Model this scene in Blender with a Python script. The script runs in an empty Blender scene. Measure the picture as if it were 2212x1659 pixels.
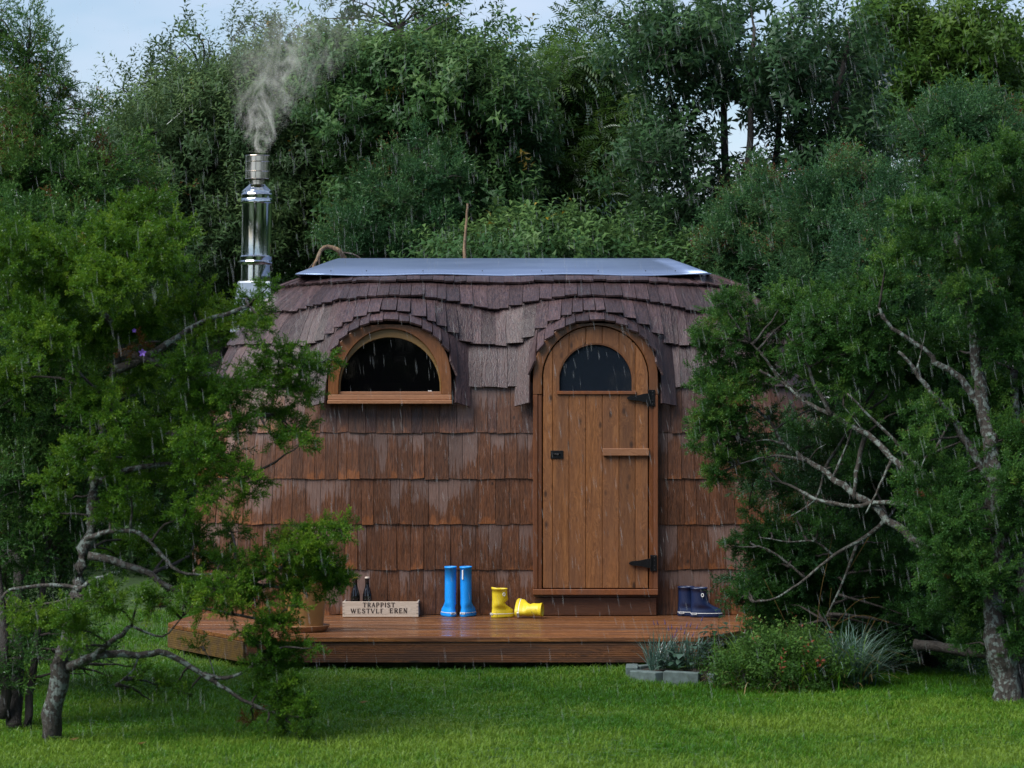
import bpy, bmesh, math, random
import numpy as np
from mathutils import Vector, Matrix
random.seed(7)
RNG = np.random.default_rng(11)
PI = math.pi
R = math.radians
scene = bpy.context.scene
COL = scene.collection

# ------------------------------------------------------------------ camera, sky, sun, exposure
CAM_Y, CAM_Z = -18.0, 1.5            # the deck top is z = 0, the cabin front is y = 0
cd = bpy.data.cameras.new('camera'); cam = bpy.data.objects.new('camera', cd); COL.objects.link(cam)
cam.location = (0, CAM_Y, CAM_Z); cam.rotation_euler = (R(90), 0, 0)
cd.sensor_width = 36.0; cd.lens = 97.45; cd.clip_start = 0.1; cd.clip_end = 900
cd.dof.use_dof = True; cd.dof.focus_distance = 18.0; cd.dof.aperture_fstop = 5.6
scene.camera = cam

SUN_EL, SUN_AZ = R(50), R(234)       # azimuth measured from +Y clockwise: behind the camera, to the left
world = bpy.data.worlds.new('World'); scene.world = world; world.use_nodes = True
nt = world.node_tree; nt.nodes.clear()
wo = nt.nodes.new('ShaderNodeOutputWorld'); bg = nt.nodes.new('ShaderNodeBackground')
sky = nt.nodes.new('ShaderNodeTexSky'); sky.sky_type = 'NISHITA'; sky.sun_disc = False
sky.sun_elevation = SUN_EL; sky.sun_rotation = SUN_AZ; sky.air_density = 1.0; sky.dust_density = 0.4; sky.ozone_density = 3.0
tc = nt.nodes.new('ShaderNodeTexCoord'); mp = nt.nodes.new('ShaderNodeMapping')
mp.inputs['Scale'].default_value = (2.2, 2.2, 7.5); mp.inputs['Location'].default_value = (0.75, 0.1, 0.22)
cn = nt.nodes.new('ShaderNodeTexNoise'); cn.inputs['Scale'].default_value = 1.6; cn.inputs['Detail'].default_value = 5; cn.inputs['Roughness'].default_value = 0.55
cr = nt.nodes.new('ShaderNodeValToRGB'); cr.color_ramp.elements[0].position = 0.40; cr.color_ramp.elements[1].position = 0.62
cr.color_ramp.elements[0].color = (0.0, 0.0, 0.0, 1); cr.color_ramp.elements[1].color = (0.72, 0.72, 0.72, 1)
mx = nt.nodes.new('ShaderNodeMixRGB'); mx.inputs[2].default_value = (5.4, 5.9, 7.2, 1)
nt.links.new(tc.outputs['Generated'], mp.inputs['Vector']); nt.links.new(mp.outputs[0], cn.inputs['Vector'])
nt.links.new(cn.outputs['Fac'], cr.inputs[0]); nt.links.new(cr.outputs[0], mx.inputs[0])
nt.links.new(sky.outputs[0], mx.inputs[1]); nt.links.new(mx.outputs[0], bg.inputs['Color'])
bg.inputs['Strength'].default_value = 0.075
nt.links.new(bg.outputs[0], wo.inputs[0])
sd = bpy.data.lights.new('sun', 'SUN'); sd.energy = 3.0; sd.angle = R(50); sd.color = (1.0, 0.97, 0.91)
sun = bpy.data.objects.new('sun', sd); COL.objects.link(sun)
sun.rotation_euler = Vector((math.sin(SUN_AZ) * math.cos(SUN_EL), math.cos(SUN_AZ) * math.cos(SUN_EL), math.sin(SUN_EL))).to_track_quat('Z', 'Y').to_euler()
vs = scene.view_settings
scene.display_settings.display_device = 'sRGB'
vs.view_transform = 'Standard'; vs.look = 'None'; vs.gamma = 1.0; vs.exposure = 0.93; vs.use_curve_mapping = False
scene.cycles.use_denoising = True
scene.cycles.max_bounces = 6; scene.cycles.diffuse_bounces = 3; scene.cycles.glossy_bounces = 3
scene.cycles.transmission_bounces = 4; scene.cycles.transparent_max_bounces = 10; scene.cycles.volume_bounces = 4
scene.cycles.sample_clamp_indirect = 4.0

GZ = -0.19                            # the lawn
FD = 5988.0
def at(dx, dy, D):
    """a place D metres in front of the camera, from where it shows in a 2212 px wide view"""
    return Vector(((dx - 1106) / FD * D, CAM_Y + D, CAM_Z - (dy - 829.5) / FD * D))

# ------------------------------------------------------------------ materials
def newmat(name):
    m = bpy.data.materials.new(name); m.use_nodes = True
    n = m.node_tree; b = n.nodes['Principled BSDF']
    return m, n, b
def N(n, t, **kw):
    x = n.nodes.new(t)
    for k, v in kw.items():
        if k in ('operation', 'blend_type', 'attribute_name', 'attribute_type', 'data_type', 'noise_dimensions', 'feature', 'wave_type', 'bands_direction', 'use_clamp', 'distance'): setattr(x, k, v)
        else: x.inputs[k.replace('_', ' ')].default_value = v
    return x
def ramp(n, src, stops):
    r = n.nodes.new('ShaderNodeValToRGB'); e = r.color_ramp.elements
    while len(e) < len(stops): e.new(0.5)
    for i, (p, c) in enumerate(stops):
        e[i].position = p; e[i].color = (*c, 1) if len(c) == 3 else c
    n.links.new(src, r.inputs[0]); return r.outputs[0]
def mixc(n, fac, a, b, mode='MIX'):
    x = n.nodes.new('ShaderNodeMixRGB'); x.blend_type = mode
    for i, v in ((0, fac), (1, a), (2, b)):
        if isinstance(v, (int, float)): x.inputs[i].default_value = v
        elif isinstance(v, tuple): x.inputs[i].default_value = (*v, 1)
        else: n.links.new(v, x.inputs[i])
    return x.outputs[0]
def mth(n, op, a, b=None, clamp=False):
    x = n.nodes.new('ShaderNodeMath'); x.operation = op; x.use_clamp = clamp
    for i, v in ((0, a), (1, b)):
        if v is None: continue
        if isinstance(v, (int, float)): x.inputs[i].default_value = v
        else: n.links.new(v, x.inputs[i])
    return x.outputs[0]
def bump(n, b, h, strength, dist=0.002):
    x = n.nodes.new('ShaderNodeBump'); x.inputs['Strength'].default_value = strength; x.inputs['Distance'].default_value = dist
    n.links.new(h, x.inputs['Height']); n.links.new(x.outputs[0], b.inputs['Normal'])
def noise(n, vec, scale, detail=3, rough=0.55, dist=0.0):
    x = n.nodes.new('ShaderNodeTexNoise'); x.inputs['Scale'].default_value = scale; x.inputs['Detail'].default_value = detail
    x.inputs['Roughness'].default_value = rough; x.inputs['Distortion'].default_value = dist
    if vec is not None: n.links.new(vec, x.inputs['Vector'])
    return x.outputs['Fac']
def mapping(n, vec, scale=(1, 1, 1), loc=(0, 0, 0)):
    x = n.nodes.new('ShaderNodeMapping'); x.inputs['Scale'].default_value = scale; x.inputs['Location'].default_value = loc
    n.links.new(vec, x.inputs['Vector']); return x.outputs[0]

def plain(name, col, rough=0.5, metal=0.0, spec=0.5, nz=0.0, nscale=20, coat=0.0):
    m, n, b = newmat(name)
    b.inputs['Roughness'].default_value = rough; b.inputs['Metallic'].default_value = metal
    b.inputs['Specular IOR Level'].default_value = spec; b.inputs['Coat Weight'].default_value = coat
    if nz:
        g = n.nodes.new('ShaderNodeNewGeometry')
        f = noise(n, g.outputs['Position'], nscale, 4)
        c = ramp(n, f, [(0.3, tuple(v * (1 - nz) for v in col)), (0.7, tuple(min(1, v * (1 + nz)) for v in col))])
        n.links.new(c, b.inputs['Base Color'])
    else: b.inputs['Base Color'].default_value = (*col, 1)
    return m

def wood(name, dark, mid, light, axis='z', rough=0.42, knots=0.7, groove=0, wetstreak=0.0, bs=0.35):
    """sawn wood: grain along one axis, knots, slow tone changes, each board its own"""
    m, n, b = newmat(name)
    g = n.nodes.new('ShaderNodeNewGeometry'); oi = n.nodes.new('ShaderNodeObjectInfo')
    sc = {'x': (1.0, 12, 12), 'y': (12, 1.0, 12), 'z': (12, 12, 1.0)}[axis]
    kn = {'x': (3.6, 11, 11), 'y': (11, 3.6, 11), 'z': (11, 11, 5.2)}[axis]
    ofs = N(n, 'ShaderNodeVectorMath', operation='ADD')
    cmb = n.nodes.new('ShaderNodeCombineXYZ')
    rn = mth(n, 'MULTIPLY', oi.outputs['Random'], 23.0)
    for i in range(3): n.links.new(rn, cmb.inputs[i])
    n.links.new(g.outputs['Position'], ofs.inputs[0]); n.links.new(cmb.outputs[0], ofs.inputs[1])
    P = ofs.outputs[0]
    vo = n.nodes.new('ShaderNodeTexVoronoi'); vo.inputs['Scale'].default_value = 1.0; vo.feature = 'F1'
    n.links.new(mapping(n, P, kn), vo.inputs['Vector'])
    kd = vo.outputs['Distance']
    kmask = ramp(n, kd, [(0.06, (1, 1, 1)), (0.17, (0, 0, 0))])
    halo = ramp(n, kd, [(0.1, (1, 1, 1)), (0.5, (0, 0, 0))])
    warp = mth(n, 'MULTIPLY', halo, 0.7)
    cw = n.nodes.new('ShaderNodeCombineXYZ')
    for i in range(3): n.links.new(warp, cw.inputs[i])
    ad = N(n, 'ShaderNodeVectorMath', operation='ADD')
    n.links.new(mapping(n, P, sc), ad.inputs[0]); n.links.new(cw.outputs[0], ad.inputs[1])
    grain = noise(n, ad.outputs[0], 6.0, 6, 0.62, 0.4)
    fine = noise(n, mapping(n, P, tuple(s * 5 for s in sc)), 7.0, 3, 0.6)
    tone = noise(n, mapping(n, P, tuple((0.6 if groove else 0.25) * s for s in sc)), 3.0, 3)
    c = ramp(n, grain, [(0.28, dark), (0.5, mid), (0.72, light)])
    c = mixc(n, 0.35, c, ramp(n, fine, [(0.35, dark), (0.65, light)]))
    c = mixc(n, mth(n, 'MULTIPLY', ramp(n, tone, [(0.42, (0, 0, 0)), (0.62, (1, 1, 1))]), 0.7 if groove else 0.5), c, dark)
    br = mth(n, 'ADD', mth(n, 'MULTIPLY', oi.outputs['Random'], 0.45), 0.78)
    hs = n.nodes.new('ShaderNodeHueSaturation'); n.links.new(br, hs.inputs['Value']); n.links.new(c, hs.inputs['Color'])
    c = hs.outputs[0]
    if knots: c = mixc(n, mth(n, 'MULTIPLY', kmask, knots), c, tuple(v * 0.35 for v in dark))
    n.links.new(c, b.inputs['Base Color'])
    rr = ramp(n, tone, [(0.38, (rough - (.22 if groove > 0 else .15),) * 3), (0.62, (rough + .15,) * 3)])
    n.links.new(rr, b.inputs['Roughness'])
    h = grain
    if groove:
        sx = n.nodes.new('ShaderNodeSeparateXYZ'); n.links.new(g.outputs['Position'], sx.inputs[0])
        w = mth(n, 'SINE', mth(n, 'MULTIPLY', sx.outputs[{'x': 1, 'y': 0, 'z': 2}[axis] if groove > 0 else 2], abs(groove) * 2 * PI))
        h = mth(n, 'ADD', mth(n, 'MULTIPLY', w, 0.8), grain)
    bump(n, b, h, bs, 0.004 if groove else 0.002)
    return m

M = {}
M['door_wood'] = wood('door_wood', (0.065, 0.023, 0.008), (0.185, 0.070, 0.022), (0.31, 0.140, 0.052), 'z', knots=0.85, rough=0.5)
M['frame_wood'] = wood('frame_wood', (0.085, 0.028, 0.010), (0.15, 0.050, 0.017), (0.21, 0.075, 0.026), 'z', knots=0.25)
M['arch_wood'] = wood('arch_wood', (0.085, 0.030, 0.010), (0.155, 0.058, 0.019), (0.22, 0.088, 0.030), 'z', knots=0.2)
M['sill_wood'] = wood('sill_wood', (0.17, 0.075, 0.036), (0.26, 0.12, 0.06), (0.34, 0.17, 0.09), 'x', knots=0.2)
M['sash_wood'] = wood('sash_wood', (0.15, 0.085, 0.026), (0.21, 0.12, 0.038), (0.27, 0.16, 0.055), 'x', knots=0.0)
M['plinth_wood'] = wood('plinth_wood', (0.035, 0.013, 0.006), (0.085, 0.030, 0.012), (0.13, 0.05, 0.02), 'x', knots=0.5)
M['deck_wood'] = wood('deck_wood', (0.045, 0.014, 0.005), (0.20, 0.072, 0.022), (0.42, 0.19, 0.075), 'x', rough=0.33, knots=0.35, groove=85, bs=0.4)
M['fascia_wood'] = wood('fascia_wood', (0.030, 0.010, 0.004), (0.115, 0.040, 0.013), (0.23, 0.090, 0.032), 'x', rough=0.45, knots=0.9, groove=-78, bs=0.16)
M['side_fascia_wood'] = wood('side_fascia_wood', (0.055, 0.03, 0.01), (0.12, 0.068, 0.02), (0.20, 0.115, 0.038), 'x', rough=0.5, knots=0.7, groove=-78, bs=0.2)
M['crate_wood'] = wood('crate_wood', (0.46, 0.36, 0.28), (0.60, 0.49, 0.40), (0.74, 0.63, 0.53), 'x', rough=0.6, knots=0.15)
M['crate_end_wood'] = wood('crate_end_wood', (0.20, 0.17, 0.15), (0.30, 0.26, 0.235), (0.40, 0.36, 0.33), 'x', rough=0.6, knots=0.15)
M['dark_inside'] = plain('dark_inside', (0.012, 0.008, 0.006), 0.9)
M['backing'] = plain('backing', (0.02, 0.010, 0.006), 0.8)
M['iron'] = plain('iron', (0.012, 0.012, 0.014), 0.38, 0.6, nz=0.3, nscale=60)
M['print'] = plain('print', (0.035, 0.022, 0.018), 0.7)
M['nail'] = plain('nail', (0.02, 0.017, 0.015), 0.6)
M['white'] = plain('white', (0.75, 0.76, 0.76), 0.5)
M['stopper'] = plain('stopper', (0.5, 0.42, 0.36), 0.5)
M['yellow_cap'] = plain('yellow_cap', (0.65, 0.42, 0.05), 0.4)
M['bottle_glass'] = plain('bottle_glass', (0.006, 0.005, 0.006), 0.06, 0.0, 0.7)
M['soil'] = plain('soil', (0.022, 0.016, 0.011), 0.95, nz=0.6, nscale=60)
M['terracotta'] = plain('terracotta', (0.36, 0.19, 0.065), 0.45, nz=0.12, nscale=14)
M['saucer'] = plain('saucer', (0.36, 0.175, 0.075), 0.42, nz=0.12, nscale=14)
M['blue_rubber'] = plain('blue_rubber', (0.006, 0.28, 0.84), 0.42, nz=0.06, nscale=25)
M['navy_rubber'] = plain('navy_rubber', (0.008, 0.018, 0.062), 0.36)
M['yellow_rubber'] = None
M['concrete'] = plain('concrete', (0.09, 0.125, 0.12), 0.75, nz=0.35, nscale=26)

def m_yellow():
    m, n, b = newmat('yellow_rubber'); g = n.nodes.new('ShaderNodeNewGeometry')
    f = noise(n, mapping(n, g.outputs['Position'], (1, 1, 0.6)), 38, 5, 0.7)
    sx = n.nodes.new('ShaderNodeSeparateXYZ'); n.links.new(g.outputs['Position'], sx.inputs[0])
    low = ramp(n, sx.outputs[2], [(0.0, (1, 1, 1)), (0.12, (0.15, 0.15, 0.15)), (0.2, (0, 0, 0))])
    k = mth(n, 'MULTIPLY', ramp(n, f, [(0.6, (0, 0, 0)), (0.66, (1, 1, 1))]), low)
    c = mixc(n, mth(n, 'MULTIPLY', k, 0.8), (0.66, 0.50, 0.018), (0.06, 0.045, 0.015))
    n.links.new(c, b.inputs['Base Color']); b.inputs['Roughness'].default_value = 0.42
    return m
M['yellow_rubber'] = m_yellow()

def m_metal(name, col, rough, var=0.1, drops=0.0):
    m, n, b = newmat(name); g = n.nodes.new('ShaderNodeNewGeometry')
    b.inputs['Metallic'].default_value = 1.0
    f = noise(n, g.outputs['Position'], 9, 4)
    n.links.new(ramp(n, f, [(0.3, tuple(v * (1 - var) for v in col)), (0.7, col)]), b.inputs['Base Color'])
    n.links.new(ramp(n, f, [(0.3, (rough * 0.7,) * 3), (0.7, (rough * 1.3,) * 3)]), b.inputs['Roughness'])
    if drops:
        vo = n.nodes.new('ShaderNodeTexVoronoi'); vo.inputs['Scale'].default_value = 95
        n.links.new(g.outputs['Position'], vo.inputs['Vector'])
        h = ramp(n, vo.outputs['Distance'], [(0.0, (1, 1, 1)), (0.28, (0, 0, 0))])
        bump(n, b, h, drops, 0.004)
    return m
M['steel'] = m_metal('steel', (0.60, 0.62, 0.64), 0.10, 0.25, 0.10)
M['steel_warm'] = m_metal('steel_warm', (0.62, 0.54, 0.47), 0.16, 0.3)
M['flashing'] = m_metal('flashing', (0.66, 0.68, 0.70), 0.34, 0.1)
def m_cap():
    m, n, b = newmat('ridge_metal'); g = n.nodes.new('ShaderNodeNewGeometry')
    f = noise(n, mapping(n, g.outputs['Position'], (0.6, 3, 3)), 4, 4)
    c = ramp(n, f, [(0.3, (0.17, 0.23, 0.37)), (0.7, (0.22, 0.29, 0.44))])
    n.links.new(c, b.inputs['Base Color'])
    b.inputs['Metallic'].default_value = 0.55; b.inputs['Roughness'].default_value = 0.33
    vo = n.nodes.new('ShaderNodeTexVoronoi'); vo.inputs['Scale'].default_value = 60
    n.links.new(g.outputs['Position'], vo.inputs['Vector'])
    bump(n, b, ramp(n, vo.outputs['Distance'], [(0.0, (1, 1, 1)), (0.22, (0, 0, 0))]), 0.12, 0.004)
    return m
M['ridge_metal'] = m_cap()

def m_shingle():
    """split wood shingles; attribute 'sh' = (across m, along m from the butt, own number), 'rowk' = height of the course"""
    m, n, b = newmat('wet_shingle')
    a = N(n, 'ShaderNodeAttribute', attribute_name='sh'); V = a.outputs['Vector']
    k = N(n, 'ShaderNodeAttribute', attribute_name='rowk').outputs['Fac']
    g = n.nodes.new('ShaderNodeNewGeometry'); Pz = g.outputs['Position']
    sx = n.nodes.new('ShaderNodeSeparateXYZ'); n.links.new(V, sx.inputs[0])
    along = sx.outputs[1]
    rnd = mth(n, 'FRACT', mth(n, 'MULTIPLY', sx.outputs[2], 0.731))
    rnd2 = mth(n, 'FRACT', mth(n, 'MULTIPLY', sx.outputs[2], 0.317))
    grain = noise(n, mapping(n, V, (60, 5, 1)), 2.2, 5, 0.65, 0.6)
    fine = noise(n, mapping(n, V, (220, 10, 1)), 2.0, 3, 0.6)
    swirl = noise(n, mapping(n, V, (22, 7, 1)), 2.0, 3, 0.6, 2.5)
    wallc = ramp(n, grain, [(0.27, (0.028, 0.010, 0.0045)), (0.5, (0.098, 0.034, 0.0115)), (0.73, (0.185, 0.068, 0.024))])
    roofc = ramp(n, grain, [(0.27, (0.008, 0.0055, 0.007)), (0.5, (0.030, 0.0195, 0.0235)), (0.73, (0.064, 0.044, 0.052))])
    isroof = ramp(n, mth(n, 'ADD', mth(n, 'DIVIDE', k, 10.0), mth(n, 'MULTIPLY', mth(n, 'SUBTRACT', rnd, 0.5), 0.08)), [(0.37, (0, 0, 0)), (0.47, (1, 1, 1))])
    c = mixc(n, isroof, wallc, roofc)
    c = mixc(n, 0.25, c, ramp(n, swirl, [(0.42, (0.02, 0.011, 0.010)), (0.6, (0.10, 0.052, 0.036))]))
    # bleached, lilac-grey upper halves on the wall courses, with a torn lower edge
    edge = mth(n, 'ADD', mth(n, 'MULTIPLY', along, 3.2), mth(n, 'MULTIPLY', mth(n, 'SUBTRACT', noise(n, mapping(n, V, (55, 4, 1)), 1.0, 5, 0.7), 0.5), 1.9))
    edge = mth(n, 'ADD', edge, mth(n, 'MULTIPLY', mth(n, 'SUBTRACT', rnd, 0.5), 0.7))
    edge = mth(n, 'ADD', edge, mth(n, 'MULTIPLY', mth(n, 'SUBTRACT', noise(n, mapping(n, Pz, (2.2, 1, 1.6)), 1.0, 3), 0.5), 3.4))
    bl = mth(n, 'MULTIPLY', ramp(n, edge, [(0.62, (0, 0, 0)), (0.80, (1, 1, 1))]), mth(n, 'SUBTRACT', 0.66, mth(n, 'MULTIPLY', isroof, 0.63)))
    pale = ramp(n, fine, [(0.3, (0.115, 0.072, 0.062)), (0.7, (0.20, 0.140, 0.125))])
    c = mixc(n, bl, c, pale)
    # rusty orange butts
    ed2 = mth(n, 'ADD', mth(n, 'MULTIPLY', along, -5.5), mth(n, 'MULTIPLY', noise(n, mapping(n, V, (26, 9, 1)), 1.0, 4, 0.6), 1.5))
    ed2 = mth(n, 'ADD', ed2, mth(n, 'MULTIPLY', rnd2, 0.5))
    og = mth(n, 'MULTIPLY', ramp(n, mth(n, 'ADD', ed2, mth(n, 'MULTIPLY', noise(n, mapping(n, Pz, (1.1, 1, 2.0)), 1.6, 2), .9)), [(1.36, (0, 0, 0)), (1.46, (1, 1, 1))]) if False else ramp(n, mth(n, 'MULTIPLY', mth(n, 'ADD', ed2, mth(n, 'MULTIPLY', noise(n, mapping(n, Pz, (1.1, 1, 2.0)), 1.6, 2), .9)), .5), [(0.72, (0, 0, 0)), (0.80, (1, 1, 1))]), mth(n, 'SUBTRACT', 0.5, mth(n, 'MULTIPLY', isroof, 0.5)))
    c = mixc(n, og, c, ramp(n, fine, [(0.3, (0.16, 0.048, 0.012)), (0.7, (0.28, 0.10, 0.028))]))
    hs = n.nodes.new('ShaderNodeHueSaturation'); n.links.new(c, hs.inputs['Color'])
    n.links.new(mth(n, 'ADD', mth(n, 'MULTIPLY', rnd2, mth(n, 'ADD', 0.42, mth(n, 'MULTIPLY', isroof, 0.6))), 0.84), hs.inputs['Value'])
    c = hs.outputs[0]
    # dark knots and splits
    vo = n.nodes.new('ShaderNodeTexVoronoi'); vo.inputs['Scale'].default_value = 1.0
    n.links.new(mapping(n, V, (7, 4.5, 1)), vo.inputs['Vector'])
    c = mixc(n, ramp(n, vo.outputs['Distance'], [(0.03, (0.8, 0.8, 0.8)), (0.075, (0, 0, 0))]), c, (0.012, 0.006, 0.004))
    crack = ramp(n, noise(n, mapping(n, V, (130, 3.0, 1)), 1.0, 2, 0.5, 1.0), [(0.30, (1, 1, 1)), (0.36, (0, 0, 0))])
    c = mixc(n, mth(n, 'MULTIPLY', crack, 0.5), c, (0.01, 0.006, 0.005))
    n.links.new(c, b.inputs['Base Color'])
    n.links.new(mth(n, 'SUBTRACT', ramp(n, swirl, [(0.3, (0.34,) * 3), (0.7, (0.55,) * 3)]), mth(n, 'MULTIPLY', isroof, 0.06)), b.inputs['Roughness'])
    n.links.new(mth(n, 'MULTIPLY', isroof, 0.08), b.inputs['Coat Weight']); b.inputs['Coat Roughness'].default_value = 0.22
    n.links.new(mth(n, 'SUBTRACT', 0.5, mth(n, 'MULTIPLY', isroof, 0.15)), b.inputs['Specular IOR Level'])
    h = mth(n, 'ADD', grain, mth(n, 'MULTIPLY', mth(n, 'MULTIPLY', swirl, isroof), 1.6))
    bump(n, b, h, 0.6, 0.006)
    return m
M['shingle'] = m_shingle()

def m_glass(name, tint):
    m, n, b = newmat(name)
    b.inputs['Base Color'].default_value = (*tint, 1); b.inputs['Roughness'].default_value = 0.03
    b.inputs['IOR'].default_value = 1.5; b.inputs['Alpha'].default_value = 1.0
    b.inputs['Specular IOR Level'].default_value = 0.3
    tr = n.nodes.new('ShaderNodeBsdfTransparent'); tr.inputs[0].default_value = (0.35, 0.36, 0.38, 1)
    mxs = n.nodes.new('ShaderNodeMixShader'); mxs.inputs[0].default_value = 0.55
    out = n.nodes['Material Output']
    n.links.new(tr.outputs[0], mxs.inputs[1]); n.links.new(b.outputs[0], mxs.inputs[2]); n.links.new(mxs.outputs[0], out.inputs[0])
    return m
M['window_glass'] = m_glass('window_glass', (0.003, 0.003, 0.004))
M['door_glass'] = m_glass('door_glass', (0.019, 0.027, 0.040))  # slate base colour stands in for the bluish reflection in the pane

def m_bark(name, base, lichen=0.5):
    m, n, b = newmat(name); g = n.nodes.new('ShaderNodeNewGeometry'); P = g.outputs['Position']
    f = noise(n, mapping(n, P, (9, 9, 2.2)), 5, 5, 0.65, 1.0)
    c = ramp(n, f, [(0.3, tuple(v * 0.35 for v in base)), (0.55, base), (0.75, tuple(v * 1.7 for v in base))])
    l = noise(n, P, 34, 5, 0.65)
    l2 = noise(n, P, 3.1, 2)
    lm = mth(n, 'MULTIPLY', ramp(n, l, [(0.50, (0, 0, 0)), (0.56, (1, 1, 1))]), ramp(n, l2, [(0.5 - lichen * .3, (0, 0, 0)), (0.62 - lichen * .2, (1, 1, 1))]))
    c = mixc(n, mth(n, 'MULTIPLY', lm, min(1.0, 0.25 + lichen)), c, (0.17, 0.21, 0.19))
    n.links.new(c, b.inputs['Base Color']); b.inputs['Roughness'].default_value = 0.75
    bump(n, b, mth(n, 'ADD', f, mth(n, 'MULTIPLY', l, 0.5)), 0.9, 0.02)
    return m
M['bark'] = m_bark('bark', (0.072, 0.055, 0.045), 0.35)
M['bark_lichen'] = m_bark('bark_lichen', (0.045, 0.037, 0.030), 0.6)
M['bark_dark'] = m_bark('bark_dark', (0.020, 0.016, 0.013), 0.0)
M['bark_twig'] = m_bark('bark_twig', (0.035, 0.027, 0.022), 0.1)
M['bark_tan'] = m_bark('bark_tan', (0.22, 0.14, 0.08), 0.0)

def m_leaf(name, dark, mid, light, trans=0.35, gloss=0.12, rough=0.35, accent=None):
    """leaves: 'tone' per leaf picks the green; light passes through them; a wet skin"""
    m, n, b = newmat(name); n.nodes.remove(b)
    a = N(n, 'ShaderNodeAttribute', attribute_name='tone').outputs['Fac']
    a = mth(n, 'ADD', a, N(n, 'ShaderNodeAttribute', attribute_name='itone', attribute_type='INSTANCER').outputs['Fac'])
    g = n.nodes.new('ShaderNodeNewGeometry')
    big = noise(n, g.outputs['Position'], 1.6, 3)
    t = mth(n, 'ADD', a, mth(n, 'MULTIPLY', mth(n, 'SUBTRACT', big, 0.5), 0.7))
    st = [(0.0, dark), (0.5, mid), (0.93, light)]
    c = ramp(n, t, st)
    if accent: c = mixc(n, ramp(n, a, [(0.985, (0, 0, 0)), (0.99, (1, 1, 1))]), c, accent)
    d = n.nodes.new('ShaderNodeBsdfDiffuse'); tl = n.nodes.new('ShaderNodeBsdfTranslucent'); gl = n.nodes.new('ShaderNodeBsdfGlossy')
    gl.inputs['Roughness'].default_value = rough; gl.inputs['Color'].default_value = (0.9, 0.95, 1, 1)
    n.links.new(c, d.inputs[0]); n.links.new(mixc(n, 0.5, c, light), tl.inputs[0])
    m1 = n.nodes.new('ShaderNodeMixShader'); m1.inputs[0].default_value = trans
    n.links.new(d.outputs[0], m1.inputs[1]); n.links.new(tl.outputs[0], m1.inputs[2])
    m2 = n.nodes.new('ShaderNodeMixShader'); m2.inputs[0].default_value = gloss
    fr = n.nodes.new('ShaderNodeFresnel'); fr.inputs[0].default_value = 1.4
    n.links.new(mth(n, 'MULTIPLY', fr.outputs[0], gloss * 3.2, True), m2.inputs[0])
    n.links.new(m1.outputs[0], m2.inputs[1]); n.links.new(gl.outputs[0], m2.inputs[2])
    n.links.new(m2.outputs[0], n.nodes['Material Output'].inputs[0])
    return m
RUST = (0.11, 0.035, 0.015)
M['juniper_bright'] = m_leaf('juniper_bright', (0.012, 0.045, 0.005), (0.050, 0.140, 0.012), (0.17, 0.28, 0.022), 0.35, 0.03, accent=RUST)
M['juniper_dark'] = m_leaf('juniper_dark', (0.012, 0.042, 0.010), (0.038, 0.108, 0.024), (0.10, 0.19, 0.038), 0.3, 0.03, accent=RUST)
M['juniper_blue'] = m_leaf('juniper_blue', (0.013, 0.044, 0.016), (0.034, 0.098, 0.038), (0.09, 0.18, 0.058), 0.3, 0.03, accent=RUST)
M['juniper_right'] = m_leaf('juniper_right', (0.011, 0.042, 0.009), (0.036, 0.112, 0.022), (0.115, 0.215, 0.032), 0.33, 0.04, accent=RUST)
M['willow_leaf'] = m_leaf('willow_leaf', (0.020, 0.048, 0.022), (0.055, 0.105, 0.040), (0.12, 0.185, 0.060), 0.35, 0.07, accent=(0.28, 0.16, 0.02))
M['alder_leaf'] = m_leaf('alder_leaf', (0.015, 0.045, 0.016), (0.045, 0.108, 0.033), (0.115, 0.20, 0.055), 0.38, 0.08, accent=(0.3, 0.2, 0.02))
M['cherry_leaf'] = m_leaf('cherry_leaf', (0.013, 0.038, 0.017), (0.036, 0.085, 0.032), (0.08, 0.155, 0.05), 0.35, 0.10, accent=(0.38, 0.22, 0.02))
M['maple_leaf'] = m_leaf('maple_leaf', (0.025, 0.065, 0.012), (0.06, 0.13, 0.022), (0.13, 0.22, 0.035), 0.5, 0.06)
M['rowan_leaf'] = m_leaf('rowan_leaf', (0.018, 0.05, 0.012), (0.05, 0.115, 0.022), (0.12, 0.20, 0.035), 0.4, 0.08)
M['grass_blade'] = m_leaf('grass_blade', (0.015, 0.068, 0.004), (0.046, 0.160, 0.008), (0.17, 0.27, 0.030), 0.4, 0.02)
M['blue_grass'] = m_leaf('blue_grass', (0.04, 0.085, 0.06), (0.09, 0.17, 0.13), (0.18, 0.28, 0.23), 0.25, 0.07)
M['dry_grass'] = m_leaf('dry_grass', (0.12, 0.08, 0.03), (0.22, 0.15, 0.06), (0.33, 0.26, 0.12), 0.3, 0.04)
M['shrub_leaf'] = m_leaf('shrub_leaf', (0.016, 0.048, 0.010), (0.045, 0.11, 0.02), (0.10, 0.19, 0.04), 0.35, 0.06, accent=(0.2, 0.05, 0.03))
M['waxy_leaf'] = m_leaf('waxy_leaf', (0.012, 0.035, 0.022), (0.028, 0.062, 0.04), (0.07, 0.12, 0.09), 0.15, 0.2, 0.25)
M['silver_leaf'] = m_leaf('silver_leaf', (0.2, 0.27, 0.27), (0.32, 0.40, 0.41), (0.5, 0.58, 0.6), 0.2, 0.06)
M['lavender_flower'] = plain('lavender_flower', (0.075, 0.055, 0.19), 0.7)
M['white_flower'] = plain('white_flower', (0.62, 0.64, 0.62), 0.7)
M['marigold'] = plain('marigold', (0.62, 0.20, 0.02), 0.6, nz=0.5, nscale=90)
M['red_flower'] = plain('red_flower', (0.25, 0.02, 0.025), 0.6, nz=0.4, nscale=90)
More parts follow.
